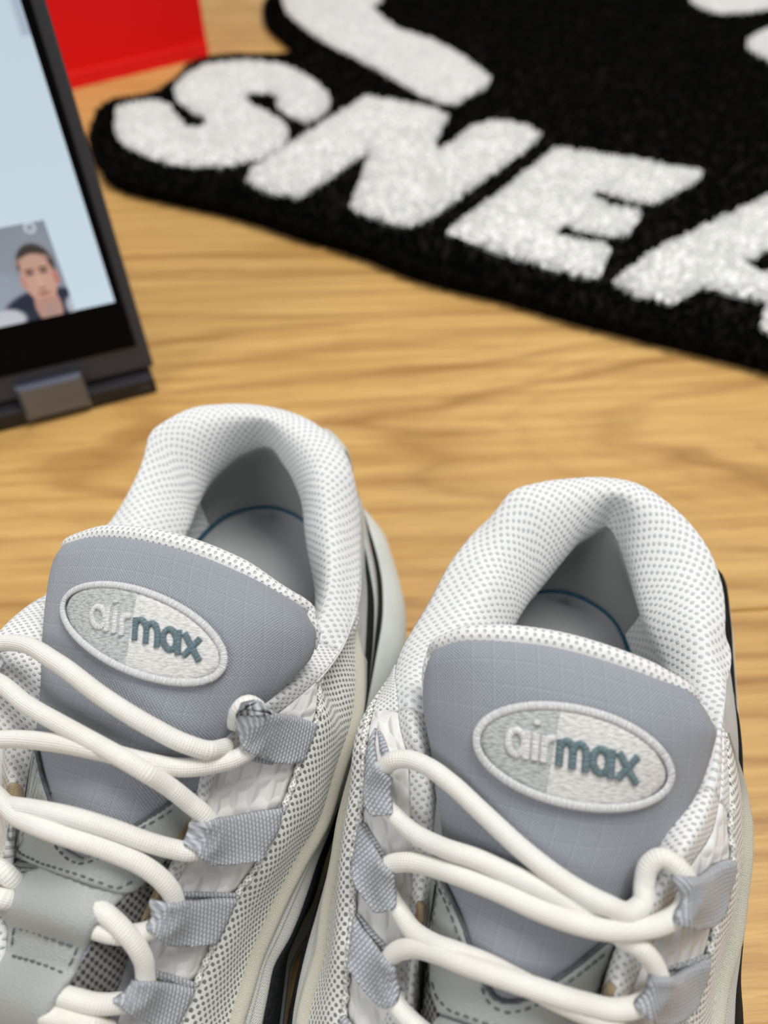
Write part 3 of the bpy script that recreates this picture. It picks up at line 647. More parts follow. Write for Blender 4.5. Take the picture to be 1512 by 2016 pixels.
def build_shoe(sh, side_p, side_n, name, label, tongue_px, extras, flare_n=1., flare_p=1.):
    """side_p / side_n: {rail index: photo points} for the picture-right and picture-left half."""
    root = thing(name, sh.O + sh.ey * 8, label, 'shoe', 'pair of white and grey sneakers')
    ns = 421; S = np.linspace(-S_MAX, S_MAX, ns); rails = []
    for k in range(10):
        K = []
        for sg, D in ((1, side_p), (-1, side_n)):
            ent = D.get(k); g = []
            if ent is None: ent = generic(k) if k <= 4 else None
            if k <= 4 and D.get(k) is not None:
                kk = sh.rail(D[k], sg); sp = [abs(a) for a, _ in kk]; lo_, hi_ = min(sp) - .9, max(sp) + .9
                g = [q for q in sh.rail(generic(k), sg) if not (lo_ < abs(q[0]) < hi_)]; K += kk + g; continue
            if k >= 5: ent = list(ent or []) + (toe5(0, .05) if k == 5 else toe5(-.25, -.15) if k == 6 else [])
            if k in IN_F: ent = ent + L_(*IN_F[k]) + IN_T[k]
            if k in IN_H: ent = ent + L_(*IN_H[k])
            K += sh.rail(ent, sg)
        K.sort(key=lambda q: q[0]); T, Q = [], []
        for a, l in K:
            if T and a - T[-1] < .25: Q[-1] = (Q[-1] + l) / 2; continue
            T.append(a); Q.append(l)
        T = [T[-3] - 2 * S_MAX, T[-2] - 2 * S_MAX] + T + [T[1] + 2 * S_MAX, T[2] + 2 * S_MAX]; Q = [Q[-3], Q[-2]] + Q + [Q[1], Q[2]]
        rails.append(hermite(S, T, np.array(Q)))
    R = np.stack(rails, 1)                                            # ns, 10, 3 (shoe coordinates)
    h = np.linalg.norm(np.diff(R, axis=1), axis=2)[:, :, None] + 1e-4; d = np.diff(R, axis=1) / h
    m = np.empty_like(R); m[:, 0] = d[:, 0]; m[:, -1] = d[:, -1]; m[:, 1:-1] = (h[:, :-1] * d[:, 1:] + h[:, 1:] * d[:, :-1]) / (h[:, :-1] + h[:, 1:])
    sub = 8; cols = []
    for k in range(9):
        for x in np.arange(sub) / sub:
            hh = h[:, k]; cols.append((2*x**3 - 3*x**2 + 1) * R[:, k] + (x**3 - 2*x**2 + x) * hh * m[:, k] + (-2*x**3 + 3*x**2) * R[:, k+1] + (x**3 - x**2) * hh * m[:, k+1])
    cols.append(R[:, -1]); G = sh.wor(np.stack(cols, 1)); N = grid_normals(G)
    mid = G[ns // 3, sub]; 
    if N[ns // 3, sub] @ (mid - sh.wor(np.array([0, 12., mid[2]]))) < 0: N = -N
    def rng_s(a, b): return slice(int(np.searchsorted(S, a)), int(np.searchsorted(S, b, side='right')))
    def panel(nm, s0, s1, k0, k1, mat, parent=root, **kw):
        sl, kl = rng_s(s0, s1), slice(int(k0 * sub), int(k1 * sub) + 1)
        V, F, uv = solid_grid(G[sl, kl], N[sl, kl], **kw); return mk(nm, V, F, mat, parent, uv)
    q0 = S_SIDE + extras['quilt0'] - YC
    FRS = S_SIDE + 11.0 - YC                                          # where the lacing starts
    # ---- sole
    r0 = R[:, 0]; t2 = np.gradient(r0[:, :2], axis=0); no = np.c_[t2[:, 1], -t2[:, 0]]; no /= np.linalg.norm(no, axis=1, keepdims=True)
    if no[ns // 2] @ np.array([0, -1.]) < 0: no = -no
    ab = np.abs(S); b = np.interp(ab, [0, 3, 5.5, 7.6, 9.4, 11.2, 13.5, S_TOE, S_MAX], [.9, 1.05, 1.0, .85, .5, .05, -.3, -.2, .1])[:, None]; b = np.where((S < 0)[:, None] & (b > 0), b * np.where(ab < 2, 1, np.interp(ab, [0, 3], [1, flare_n]))[:, None], b)
    b = np.where((S > 0)[:, None] & (b > 0), b * np.interp(ab, [0, 3], [1, flare_p])[:, None], b)
    def ring(f, z): return np.c_[r0[:, :2] + no * f, z]
    z0 = r0[:, 2]
    prof = [ring(-.45, z0 + .1), ring(-.1 + 0*b, z0 - .02), ring(.35 * b + .05, z0 * .92), ring(.82 * b + .02, z0 * .72), ring(1.0 * b, z0 * .5), ring(.9 * b, z0 * .28), ring(.7 * b, z0 * 0 + .45), ring(.45 * b, z0 * 0 + .4)]
    MG = sh.wor(np.stack(prof, 1)); MN = grid_normals(MG)
    if MN[ns // 2, 3] @ -sh.ey < 0: MN = -MN
    V, F, uv = solid_grid(MG, MN, th=.15); mk('midsole', V, F, MT['midsole'], root, uv)
    OG = sh.wor(np.stack([ring(.6 * b, z0*0 + .46), ring(.72 * b, z0*0 + .3), ring(.7 * b, z0*0 + .05), ring(.2 * b - .3, z0*0 + .0)], 1)); ON = grid_normals(OG)
    if ON[ns // 2, 1] @ -sh.ey < 0: ON = -ON
    V, F, uv = solid_grid(OG, ON, th=.1); mk('outsole', V, F, MT['outsole'], root, uv)
    # ---- upper, layer by layer
    wav = G.copy()
    panel('charcoal_layer', -S_MAX, S_MAX, 0, 1, MT['black'], off=.06, th=.12, pillow=.03)
    hs = S_SIDE + 4.
    for sg in (1, -1):
        a, b_ = (-hs, hs); break
    # grey stripe let into the charcoal layer around the heel, tapering out along the side
    sl = rng_s(-hs, hs); tt = np.abs(S[sl]) / hs; w = .2 * (1 - tt ** 2) + .004
    SP = np.stack([np.stack([G[sl][i, 0] * (1 - q) + G[sl][i, sub] * q for q in np.linspace(.52 - w[i], .52 + w[i], 5)]) for i in range(len(tt))])
    V, F, uv = solid_grid(SP, N[sl][:, 1:6], off=.09, th=.1, pillow=.02); mk('side_stripe', V, F, MT['stripe'], root, uv)
    panel('cream_band', -S_MAX, -9.5, 1, 2, MT['creamband'], off=.06, th=.12, pillow=.07); panel('cream_band', 9.5, S_MAX, 1, 2, MT['creamband'], off=.06, th=.12, pillow=.07)
    panel('heel_counter', -9.6, 9.6, 1, 3.25, MT['white'], off=.0, th=.1, pillow=.02); panel('collar_edge', -9.6, 9.6, 3.25, 4, MT['collar'], off=.01, th=.1)
    for sg in (1, -1):
        a, b_ = sorted((sg * 9.3, sg * S_MAX)); panel('mesh_side_band', a, b_, 2, 3, MT['band'], off=.08, th=.14, pillow=.06)
        a, b_ = sorted((sg * 9.3, sg * (q0 + .35))); panel('mesh_side_gusset', a, b_, 3, 4, MT['binding'], off=.05, th=.12, pillow=.02)
        a, b_ = sorted((sg * q0, sg * S_MAX)); panel('quilted_lace_panel', a, b_, 3, 4, MT['quilt'], off=.0, th=.1, pillow=.10)
        sl = rng_s(*sorted((sg * 8.9, sg * S_MAX)))
        P = G[sl, 2 * sub] + N[sl, 2 * sub] * .12; a_ = np.abs(S[sl]); r = .22 * np.clip((a_ - 8.9) / 1.6, .12, 1); tube('cream_piping', P, r, MT['cream'], root, 12)
        P2 = P * .62 + (G[sl, sub] + N[sl, sub] * .1) * .38; mk('piping_cord', *tube_mesh(P2 + N[sl, 2 * sub] * .0, r * .42, 8)[:2], MT['creamband'], root, tube_mesh(P2, r * .42, 8)[2])
        sl = rng_s(*sorted((sg * (q0 - .1), sg * S_MAX))); P = smooth_path(G[sl, 3 * sub] + N[sl, 3 * sub] * .1, .025); q = np.arange(len(P))
        tube('edge_stitching', P + np.outer(np.sin(q * .55) * .02, np.array([.6, .3, .5])), .062 * (1 + .38 * np.sin(q * .42)), MT['knot'], root, 7)
    # padded collar and lining in one sweep, sewn lips towards the toe
    panel('collar_lining', -11.5, 11.5, 4, 9, MT['collar'], off=.03, th=.12)
    for sg in (1, -1): panel('throat_lining', *sorted((sg * 11.3, sg * S_MAX)), 4, 9, MT['binding'], off=.03, th=.12)
    panel('heel_tab', extras['tab'][0], extras['tab'][1], 3.3, 4.9, MT['heeltab'], off=.1, th=.1, pillow=.08)
    panel('heel_lining', -3.6, 3.4, 7.3, 9, MT['heellining'], off=.06, th=.04, pillow=.01)
    # ---- insole with its teal edge
    n9 = ns // 2 + 1; J = np.linspace(0, 1, 25)[None, :, None]; A = G[:n9][::-1, -1][:, None]; B = G[ns // 2:, -1][:, None]
    IG = A * (1 - J) + B * J; IG[..., 2] += -.45 * np.sin(J[..., 0] * math.pi) ** .7 - .04; IN_ = grid_normals(IG); IN_ *= np.sign(IN_[20, 12, 2])
    V, F, uv = solid_grid(IG, IN_, th=.2); ins = mk('insole', V, F, MT['insole'], root, uv)
    sl = rng_s(-11, 11); V, F, uv = tube_mesh(G[sl, -1] * .985 + (sh.wor(np.array([0, 6., 5.0]))) * .015 + np.array([0, 0, .03]), .062, 8); mk('insole_edge', V, F, MT['teal'], ins, uv)
    # ---- tongue
    tongue_px = [[(q[0] + (dx if i < 5 else 0), q[1] - (8 if i == 0 else 0), q[2]) for q, dx in zip(row, (-15, -6, 0, 6, 13))] for i, row in enumerate(tongue_px)]
    TP = np.array([[U(*q) for q in row] for row in tongue_px])                  # rows x 5 x 3
    TP = np.concatenate([TP, TP[-1:] + (TP[-1:] - TP[-2:-1]) * .8 + np.array([0, 0, .25]), TP[-1:] + (TP[-1:] - TP[-2:-1]) * 1.8 + np.array([0, 0, .2])])
    rows = [hermite(np.linspace(0, 1, 41), np.linspace(0, 1, 5), r) for r in TP]
    TG = np.array(rows); T_ = np.r_[0, np.cumsum(np.linalg.norm(np.diff(TP[:, 2], axis=0), axis=1))]
    tv = np.linspace(0, T_[-1], 110); TG = np.stack([hermite(tv, T_, TG[:, j]) for j in range(41)], 1)
    TN = grid_normals(TG); TN = TN if TN[20, 20] @ (EYE - TG[20, 20]) > 0 else -TN
    # roll the rim of the pad over towards the back
    uu = np.linspace(-1, 1, 41)[None, :, None]; vv = (tv / T_[-1])[:, None, None]
    roll = np.clip((np.abs(uu) - .86) / .14, 0, 1) ** 2 * .28 + np.clip((.05 - vv) / .05, 0, 1) ** 2 * .16
    TG = TG - TN * roll
    V, F, uv = solid_grid(TG, TN, th=.55); tongue = mk('tongue', V, F, MT['ripstop'], root, uv)
    nb = int(extras['bind_rows']); nbl = int(extras['bind_rows_left'])
    edge = np.concatenate([TG[1:nbl, 0][::-1], TG[0], TG[1:nb, -1]]); en = np.concatenate([TN[1:nbl, 0][::-1], TN[0], TN[1:nb, -1]])
    eo = edge - sh.wor(np.array([0, 0, 0])); cen = TG[12, 20]; out = edge - cen; out -= en * np.sum(out * en, 1, keepdims=True); out /= np.linalg.norm(out, axis=1, keepdims=True)
    wgt = np.interp(np.arange(len(edge)), [0, nbl * .9, nbl + 10, nbl + 36, len(edge) - 1], extras['bind_w'])
    P = smooth_path((edge + out * (.10 * wgt)[:, None] - en * .17)[::2], .1); rr = np.interp(np.linspace(0, 1, len(P)), np.linspace(0, 1, len(wgt)), .27 * wgt)
    tube('mesh_binding', P, rr, MT['binding'], tongue, 14)
    tb = bvh_of([TG]); sb = bvh_of([G[:, 2 * sub:6 * sub + 1]]); ab_ = bvh_of([TG, G[:, 2 * sub:6 * sub + 1]])
    return dict(root=root, tongue=tongue, tb=tb, sb=sb, ab=ab_, G=G, N=N, S=S, TG=TG, TN=TN)

def lace(sh, name, pts, r=.2, ends=True):
    """a strand: pixel track, with its lift above the surface it lies on (or an absolute height as ('z',h))."""
    Q = smooth_path(np.array([(q[0], q[1]) for q in pts], float), 12.); s = np.r_[0, np.cumsum(np.linalg.norm(np.diff(np.array([(q[0], q[1]) for q in pts], float), axis=0), axis=1))]
    sq = np.linspace(0, s[-1], len(Q)); lift = np.interp(sq, s, [q[2] for q in pts]); D = []
    for p in Q:
        h = hit(sh['ab'], *p); D.append(np.nan if h is None else np.linalg.norm(h[0] - EYE))
    D = np.array(D); ok = ~np.isnan(D); D = np.interp(sq, sq[ok], D[ok])
    lift[:3] -= np.array([.34, .2, .08]); lift[-3:] -= np.array([.08, .2, .34])
    k = 5; E_ = np.r_[np.full(k, D[0]), D, np.full(k, D[-1])]
    D1 = np.array([E_[i:i + 2*k + 1].min() for i in range(len(D))]); E_ = np.r_[np.full(k, D1[0]), D1, np.full(k, D1[-1])]; D2 = np.convolve(E_, np.ones(2*k + 1) / (2*k + 1), 'valid')
    W = np.array([EYE + ray(*p) * (d - r * .95 - l) for p, d, l in zip(Q, D2, lift)])
    W = smooth_path(W, .07)
    return tube(name, W, r, MT['lace'], sh['root'], 14)

# picture-left sneaker ------------------------------------------------------------------------------------------------
shL = Shoe((-4.6, 20.7), 8.5, .6, -.011)
Lp = {0: P_((727, 1051, 5), (747, 1128, 4.4), (751, 1198, 4.2), (736, 1300, 4.0), (712, 1419, 3.8), (691, 1512, 3.75), (659, 1631, 3.6), (635, 1697, 3.5), (612, 1775, 3.35), (564, 1867, 3.2), (559, 1907, 3.15), (546, 2016, 3.)),
      1: P_((697, 1039, 6.6), (711, 1088, 6.3), (722, 1148, 6.), (723, 1237, 5.6), (720, 1300, 5.4), (715, 1379, 5.2), (699, 1459, 5.2), (672, 1559, 5.1), (646, 1631, 4.9), (620, 1700, 4.75), (607, 1743, 4.6), (570, 1841, 4.3), (535, 1907, 4.1), (527, 1947, 3.95), (514, 2016, 3.75)),
      2: P_((690, 1245, 7.2), (695, 1300, 7.), (687, 1432, 6.6), (665, 1490, 6.4), (648, 1543, 6.2), (625, 1615, 5.9), (580, 1697, 5.5), (546, 1765, 5.2), (527, 1808, 5.), (493, 1891, 4.6), (477, 1947, 4.4), (457, 2016, 4.2)),
      3: P_((621, 1353, 9.), (622, 1400, 8.85), (609, 1443, 8.7), (585, 1498, 8.5), (569, 1551, 8.2), (553, 1591, 8.), (532, 1644, 7.75), (503, 1700, 7.4), (461, 1759, 7.1), (421, 1846, 6.7), (384, 1928, 6.3), (355, 2000, 6.)),
      4: P_((608, 1352, 9.4), (556, 1395, 9.6), (475, 1455, 9.5), (420, 1530, 9.15), (402, 1610, 8.75), (372, 1690, 8.35), (325, 1770, 7.9), (280, 1850, 7.5), (245, 1930, 7.1), (215, 2016, 6.8)),
      5: P_((500, 798, 9.3), (610, 832, 9.4), (668, 880, 9.2), (686, 930, 9.), (690, 980, 8.6), (693, 1050, 8.2), (694, 1120, 8.1), (693, 1190, 8.2), (680, 1245, 8.6), (645, 1293, 9.1), (600, 1338, 9.7), (540, 1376, 10.), (460, 1440, 9.8), (408, 1520, 9.4), (395, 1590, 9.0), (360, 1682, 8.6), (308, 1766, 8.15), (262, 1850, 7.7), (228, 1930, 7.3), (200, 2016, 7.)),
      6: P_((515, 822, 9.55), (595, 865, 9.5), (635, 940, 9.2), (648, 1020, 8.8), (652, 1100, 8.65), (648, 1170, 8.75), (626, 1235, 9.1), (580, 1305, 9.6), (515, 1366, 9.9), (445, 1435, 9.6), (396, 1520, 9.2), (386, 1590, 8.8), (350, 1680, 8.4), (296, 1762, 7.95), (250, 1846, 7.5), (218, 1926, 7.1), (190, 2010, 6.8)),
      7: P_((526, 864, 8.6), (556, 900, 8.55), (588, 965, 8.15), (606, 1080, 7.7), (622, 1170, 7.6), (610, 1240, 8.2))}
Ln = {5: P_((440, 797, 9.35), (380, 805, 9.3), (330, 828, 9.2), (300, 850, 9.), (285, 900, 8.7), (262, 970, 8.4), (240, 1030, 8.2), (205, 1095, 8.2), (145, 1143, 8.6), (66, 1190, 9.3), (6, 1240, 9.8), (-40, 1300, 9.8)) + L_( (2.5, 14.2, 9.0), (2.0, 16, 8.1), (1.5, 18, 7.2)),
      6: P_((440, 822, 9.5), (370, 840, 9.4), (325, 890, 8.9), (300, 950, 8.5), (275, 1020, 8.3), (240, 1090, 8.3), (190, 1150, 8.7), (118, 1208, 9.4), (80, 1262, 9.8), (76, 1330, 9.6), (72, 1410, 9.3), (60, 1480, 9.0), (46, 1560, 8.5), (20, 1650, 8.0), (-25, 1760, 7.4), (-75, 1860, 7.0), (-100, 1950, 6.6)),
      7: P_((470, 880, 8.4), (420, 930, 7.9), (390, 990, 7.5), (370, 1040, 7.4), (340, 1100, 7.4), (300, 1160, 7.7))}
TL = [[(112, 1078, 11.0), (205, 1053, 11.8), (330, 1073, 12.2), (470, 1125, 12.), (590, 1200, 11.4)],
      [(90, 1145, 10.6), (200, 1155, 11.6), (340, 1180, 11.9), (490, 1225, 11.7), (617, 1250, 11.)],
      [(79, 1240, 10.1), (190, 1265, 11.1), (320, 1290, 11.4), (465, 1312, 11.2), (603, 1315, 10.4)],
      [(76, 1340, 9.5), (170, 1370, 10.4), (290, 1400, 10.7), (405, 1412, 10.5), (530, 1390, 9.8)],
      [(66, 1440, 9.), (150, 1470, 9.8), (250, 1500, 10.1), (345, 1505, 9.9), (462, 1475, 9.1)],
      [(50, 1545, 8.5), (130, 1570, 9.3), (210, 1600, 9.6), (300, 1605, 9.3), (410, 1585, 8.5)],
      [(26, 1660, 7.9), (100, 1690, 8.7), (175, 1720, 9.), (260, 1735, 8.7), (355, 1720, 7.9)],
      [(-25, 1775, 7.3), (70, 1810, 8.1), (150, 1840, 8.4), (220, 1850, 8.1), (310, 1850, 7.3)],
      [(-50, 1905, 6.6), (50, 1940, 7.5), (120, 1970, 7.8), (180, 1980, 7.5), (265, 1980, 6.6)],
      [(-60, 2060, 6.), (10, 2090, 6.9), (80, 2120, 7.2), (150, 2130, 6.9), (225, 2120, 6.)],
      [(-95, 2230, 5.2), (-20, 2260, 6.1), (50, 2290, 6.5), (110, 2300, 6.1), (180, 2290, 5.2)]]
BL = build_shoe(shL, Lp, Ln, 'sneaker', 'white and grey sneaker at picture left, nearer the laptop, with crossed laces', TL, dict(quilt0=10.9, tab=(2.3, 3.7), bind_rows=18, bind_rows_left=6, bind_w=[.15, .7, 1., 1., .35]))

# picture-right sneaker -----------------------------------------------------------------------------------------------
shR = Shoe((6.9, 16.5), 17., 0., .011)
Rp = {0: P_((1420, 1130, 6.9), (1436, 1217, 6.2), (1441, 1300, 5.6), (1446, 1380, 5.)) + P_((1448, 1460, 4.8), (1457, 1560, 4.4), (1464, 1680, 4.0), (1467, 1775, 3.8), (1456, 1867, 3.5), (1452, 1933, 3.3), (1457, 1986, 3.1), (1459, 2016, 3.)) + L_((5.8, 15.2, 2.8), (5.4, 17.8, 2.6)),
      1: L_((4.5, 4.6, 6.6)) + P_((1447, 1400, 6.6), (1453, 1450, 6.3), (1455, 1510, 6.0), (1457, 1600, 5.7), (1459, 1690, 5.3), (1457, 1764, 5.), (1453, 1854, 4.6), (1443, 1960, 4.2), (1441, 2016, 4.)) + L_((5.2, 15.2, 3.5), (4.8, 17.8, 3.3)),
      2: L_((4.35, 4.6, 7.2)) + P_((1434, 1320, 7.3), (1436, 1380, 7.8), (1424, 1440, 8.5), (1429, 1470, 8.2), (1438, 1500, 7.8), (1447, 1540, 7.4), (1452, 1600, 7.0), (1452, 1690, 6.6), (1443, 1760, 6.2), (1435, 1828, 5.8), (1407, 1933, 5.2), (1399, 1986, 5.)) + L_((4.5, 15.2, 4.6), (4.0, 17.8, 4.2)),
      3: L_((4.3, 4.6, 7.6)) + P_((1427, 1370, 8.1), (1424, 1440, 9.0), (1428, 1500, 9.), (1432, 1567, 8.9), (1428, 1630, 8.8), (1432, 1695, 8.5), (1421, 1748, 8.2), (1406, 1801, 7.8), (1387, 1875, 7.4), (1366, 1947, 6.9), (1342, 2013, 6.4)) + L_((3.2, 15.4, 5.9), (2.7, 17.8, 5.6)),
      4: L_((4.2, 4.6, 8.)) + P_((1424, 1370, 8.4), (1420, 1440, 9.2), (1418, 1510, 9.4), (1414, 1570, 9.5), (1396, 1645, 9.4), (1358, 1702, 9.4), (1318, 1780, 9.1), (1280, 1860, 8.7), (1245, 1940, 8.3), (1220, 2016, 7.9)) + L_((2.1, 16.4, 7.2), (1.7, 18.2, 6.7)),
      5: P_((1185, 942, 9.3), (1250, 953, 9.3), (1310, 988, 9.2), (1360, 1035, 9.), (1400, 1095, 8.7), (1418, 1150, 8.4), (1425, 1230, 8.2), (1428, 1310, 8.2), (1426, 1370, 8.7), (1416, 1440, 9.4), (1404, 1520, 9.8), (1372, 1610, 10.), (1330, 1690, 9.9), (1268, 1790, 9.4), (1230, 1870, 8.9), (1205, 1950, 8.4), (1185, 2016, 8.)),
      6: P_((1190, 965, 9.55), (1260, 985, 9.5), (1320, 1030, 9.2), (1355, 1090, 8.9), (1375, 1160, 8.7), (1385, 1240, 8.6), (1392, 1320, 8.6), (1400, 1400, 9.), (1396, 1470, 9.4), (1380, 1545, 9.8), (1342, 1622, 9.9), (1300, 1690, 9.7), (1250, 1800, 9.2), (1215, 1880, 8.7), (1190, 1958, 8.2), (1172, 2016, 7.8)),
      7: P_((1205, 1016, 8.6), (1226, 1045, 8.5), (1240, 1100, 8.2), (1252, 1160, 7.9), (1275, 1230, 7.8), (1310, 1300, 7.8))}
Rn = {0: P_((626, 1796, 3.7), (606, 1867, 3.4), (586, 1947, 3.1), (571, 2013, 2.9)),
      1: P_((700, 1540, 5.4), (680, 1600, 5.5), (657, 1695, 5.1), (630, 1795, 4.7), (607, 1872, 4.35), (588, 1960, 4.0), (580, 2016, 3.8)),
      2: P_((703, 1560, 6.8), (689, 1616, 6.5), (676, 1695, 6.), (655, 1801, 5.4), (644, 1880, 5.), (624, 1945, 4.65), (610, 2000, 4.35)),
      3: P_((722, 1480, 9.), (722, 1540, 8.65), (712, 1616, 8.3), (701, 1690, 7.8), (702, 1770, 7.4), (700, 1800, 7.25), (692, 1870, 6.9), (688, 1930, 6.45), (682, 2016, 6.)),
      4: P_((785, 1385, 9.4), (790, 1435, 9.5), (804, 1486, 9.4), (807, 1544, 9.1), (810, 1616, 8.7), (811, 1677, 8.35), (813, 1748, 7.95), (806, 1810, 7.6), (796, 1880, 7.2), (790, 1960, 6.8), (786, 2020, 6.5)),
      5: P_((1120, 944, 9.3), (1060, 952, 9.3), (1005, 972, 9.1), (985, 1000, 8.9), (960, 1050, 8.6), (930, 1100, 8.4), (890, 1180, 8.2), (850, 1258, 8.4), (818, 1320, 9.1), (806, 1385, 9.7), (815, 1445, 9.8), (828, 1500, 9.5), (835, 1570, 9.1), (835, 1640, 8.8), (832, 1722, 8.3), (824, 1800, 7.9), (815, 1880, 7.5), (808, 1960, 7.1), (802, 2020, 6.8)),
      6: P_((1120, 968, 9.5), (1050, 985, 9.4), (1005, 1030, 9.), (985, 1080, 8.7), (955, 1140, 8.5), (920, 1200, 8.4), (880, 1262, 8.6), (842, 1325, 9.2), (828, 1390, 9.7), (842, 1440, 9.6), (849, 1499, 9.3), (854, 1570, 8.9), (851, 1640, 8.5), (846, 1722, 8.), (836, 1795, 7.6), (827, 1880, 7.2), (822, 1960, 6.8), (818, 2020, 6.5)),
      7: P_((1150, 1050, 8.4), (1110, 1100, 7.9), (1070, 1150, 7.5), (1030, 1200, 7.4), (1000, 1250, 7.4), (960, 1310, 7.7))}
TR = [[(847, 1288, 11.2), (930, 1261, 12.), (1080, 1270, 12.2), (1245, 1316, 12.), (1382, 1374, 11.4)],
      [(833, 1345, 10.7), (940, 1352, 11.6), (1090, 1372, 11.9), (1270, 1412, 11.7), (1415, 1440, 11.1)],
      [(833, 1410, 10.2), (940, 1440, 11.1), (1100, 1470, 11.4), (1260, 1495, 11.3), (1410, 1492, 10.6)],
      [(846, 1480, 9.7), (950, 1520, 10.6), (1090, 1550, 10.9), (1240, 1570, 10.8), (1388, 1555, 10.1)],
      [(856, 1560, 9.2), (950, 1600, 10.), (1080, 1640, 10.3), (1210, 1655, 10.2), (1345, 1625, 9.6)],
      [(854, 1640, 8.7), (940, 1690, 9.5), (1060, 1730, 9.8), (1170, 1745, 9.7), (1295, 1715, 9.1)],
      [(848, 1730, 8.1), (925, 1780, 9.), (1030, 1830, 9.3), (1140, 1840, 9.2), (1250, 1805, 8.5)],
      [(836, 1820, 7.5), (905, 1870, 8.4), (1000, 1920, 8.7), (1110, 1930, 8.6), (1218, 1890, 7.9)],
      [(822, 1920, 6.9), (890, 1970, 7.8), (980, 2020, 8.1), (1080, 2030, 8.), (1188, 1985, 7.2)],
      [(808, 2030, 6.3), (870, 2080, 7.2), (950, 2130, 7.5), (1040, 2140, 7.4), (1155, 2095, 6.6)],
      [(790, 2220, 5.4), (840, 2270, 6.3), (910, 2310, 6.7), (1000, 2320, 6.6), (1110, 2280, 5.8)]]
BR = build_shoe(shR, Rp, Rn, 'sneaker', 'white and grey sneaker at picture right, with bright teal insole edge', TR, dict(quilt0=9.7, tab=(1.9, 3.9), bind_rows=14, bind_rows_left=14, bind_w=[.35, .8, 1., 1., .35]), .2, .6)

# ------------------------------------------------------------------ what is sewn onto the sneakers (outlines as seen in the photograph, laid onto the real surfaces)
def surf_tube(name, line, bvh, r, mat, parent, off=.05, flat=.55, closed=False, k=10, smooth=True, **kw):
    line = np.asarray(line, float)
    Q = smooth_path(line, 3., closed) if smooth else lin_path(line, 3.)
    W, N = [], []
    for p in Q:
        h = hit(bvh, *p)
        if h is not None: W.append(h[0] + h[1] * off); N.append(h[1])
    W, N = np.array(W), np.array(N)
    if closed: W = np.vstack([W, W[:2]]); N = np.vstack([N, N[:2]])
    V, F, uv = tube_mesh(W, r, k, (N, flat), caps=not closed)
    return mk(name, V, F, mat, parent, uv, **kw) if name else (V, F, uv)
def sstep(x): x = min(1., max(0., x)); return x * x * (3 - 2 * x)
def lace_loop(B, poly, tail, tip, lift=.2, mat=None, **kw):
    t0, t1 = np.array(tail, float), np.array(tip, float); ax = t1 - t0; L = np.linalg.norm(ax); ax /= L
    def bul(x, y):
        t = ((x - t0[0]) * ax[0] + (y - t0[1]) * ax[1]) / L
        return lift * sstep(t * 1.7 - .05) - (lift * .4 * sstep((t - .9) / .12))
    return drape('lace_loop', poly, B['sb'], mat or MT['webbing'], B['root'], off=.17, th=.09, over=B['lace_bvh'], edge=5., step=6., axis=tuple(ax), bulge=bul, rounded=False, pin=(t0, ax, L * .12), **kw)

def logo(B, c, A, Bv, org, adv, up, wu, r, splitline):
    """oval embroidered badge: centre c, half axes A and Bv in picture px; lettering from org along adv with unit wu."""
    th = np.linspace(0, 2 * math.pi, 90, endpoint=False); E = c + np.outer(np.cos(th), A) + np.outer(np.sin(th), Bv)
    tb = B['tb']
    badge = drape('logo_badge', E * .97 + c * .03, tb, MT['patchR'], B['tongue'], off=.03, th=.07, edge=3, step=6., rounded=False)
    p0, p1 = np.array(splitline[0], float), np.array(splitline[1], float); sd = np.array([(p1[0]-p0[0]) * (q[1]-p0[1]) - (p1[1]-p0[1]) * (q[0]-p0[0]) for q in E])
    half = E[sd > 0] if (E[sd > 0][:, 0].mean() < E[sd < 0][:, 0].mean()) else E[sd < 0]
    k0 = np.argmax(np.linalg.norm(np.diff(np.vstack([half, half[:1]]), axis=0), axis=1)); half = np.roll(half, -(k0 + 1), axis=0)
    drape('badge_half', half * .95 + c * .05, tb, MT['patchL'], badge, off=.085, th=.025, edge=2, step=6., rounded=False)
    surf_tube('badge_rim', E, tb, r * .98, MT['rimthread'], badge, off=.1, flat=.6, closed=True, k=12)
    g = .13; x = 0.
    def ring(cx, cy, rx, ry, a0=0, a1=360, n=22): t = np.radians(np.linspace(a0, a1, n)); return np.c_[cx + rx * np.cos(t), cy + ry * np.sin(t)]
    glyph = {'a': (1.02, [ring(.44, .5, .36, .42), [(.9, -.02), (.9, 1.0)]]), 'i': (.30, [[(.15, 0), (.15, .95)], [(.15, 1.27), (.15, 1.42)]]),
             'r': (.58, [[(.12, 0), (.12, .95)], ring(.5, .5, .38, .42, 170, 78, 10)]),
             'm': (1.42, [[(.12, 0), (.12, .95)], np.vstack([ring(.42, .55, .3, .38, 180, 0, 12), [(.72, 0)]]), np.vstack([ring(1.02, .55, .3, .38, 180, 0, 12), [(1.32, 0)]])]),
             'x': (.95, [[(.05, 0), (.9, .95)], [(.05, .95), (.9, 0)]])}
    for i, ch in enumerate('airmax'):
        w, st = glyph[ch]; parts = []
        for q in st:
            q = np.asarray(q, float) + [x, 0]; px = org + np.outer(q[:, 0] * wu, adv) + np.outer(q[:, 1], up)
            px = lin_path(px, 3.)
            parts.append(surf_tube(None, px, tb, r * .85, None, None, off=.12, flat=.55, smooth=False))
        V, F, uv = join(parts); mk('letter', V, F, MT['airthread'] if i < 3 else MT['maxthread'], badge, uv, label=('white' if i < 3 else 'teal') + ' embroidered letter ' + ch)
        x += w + g

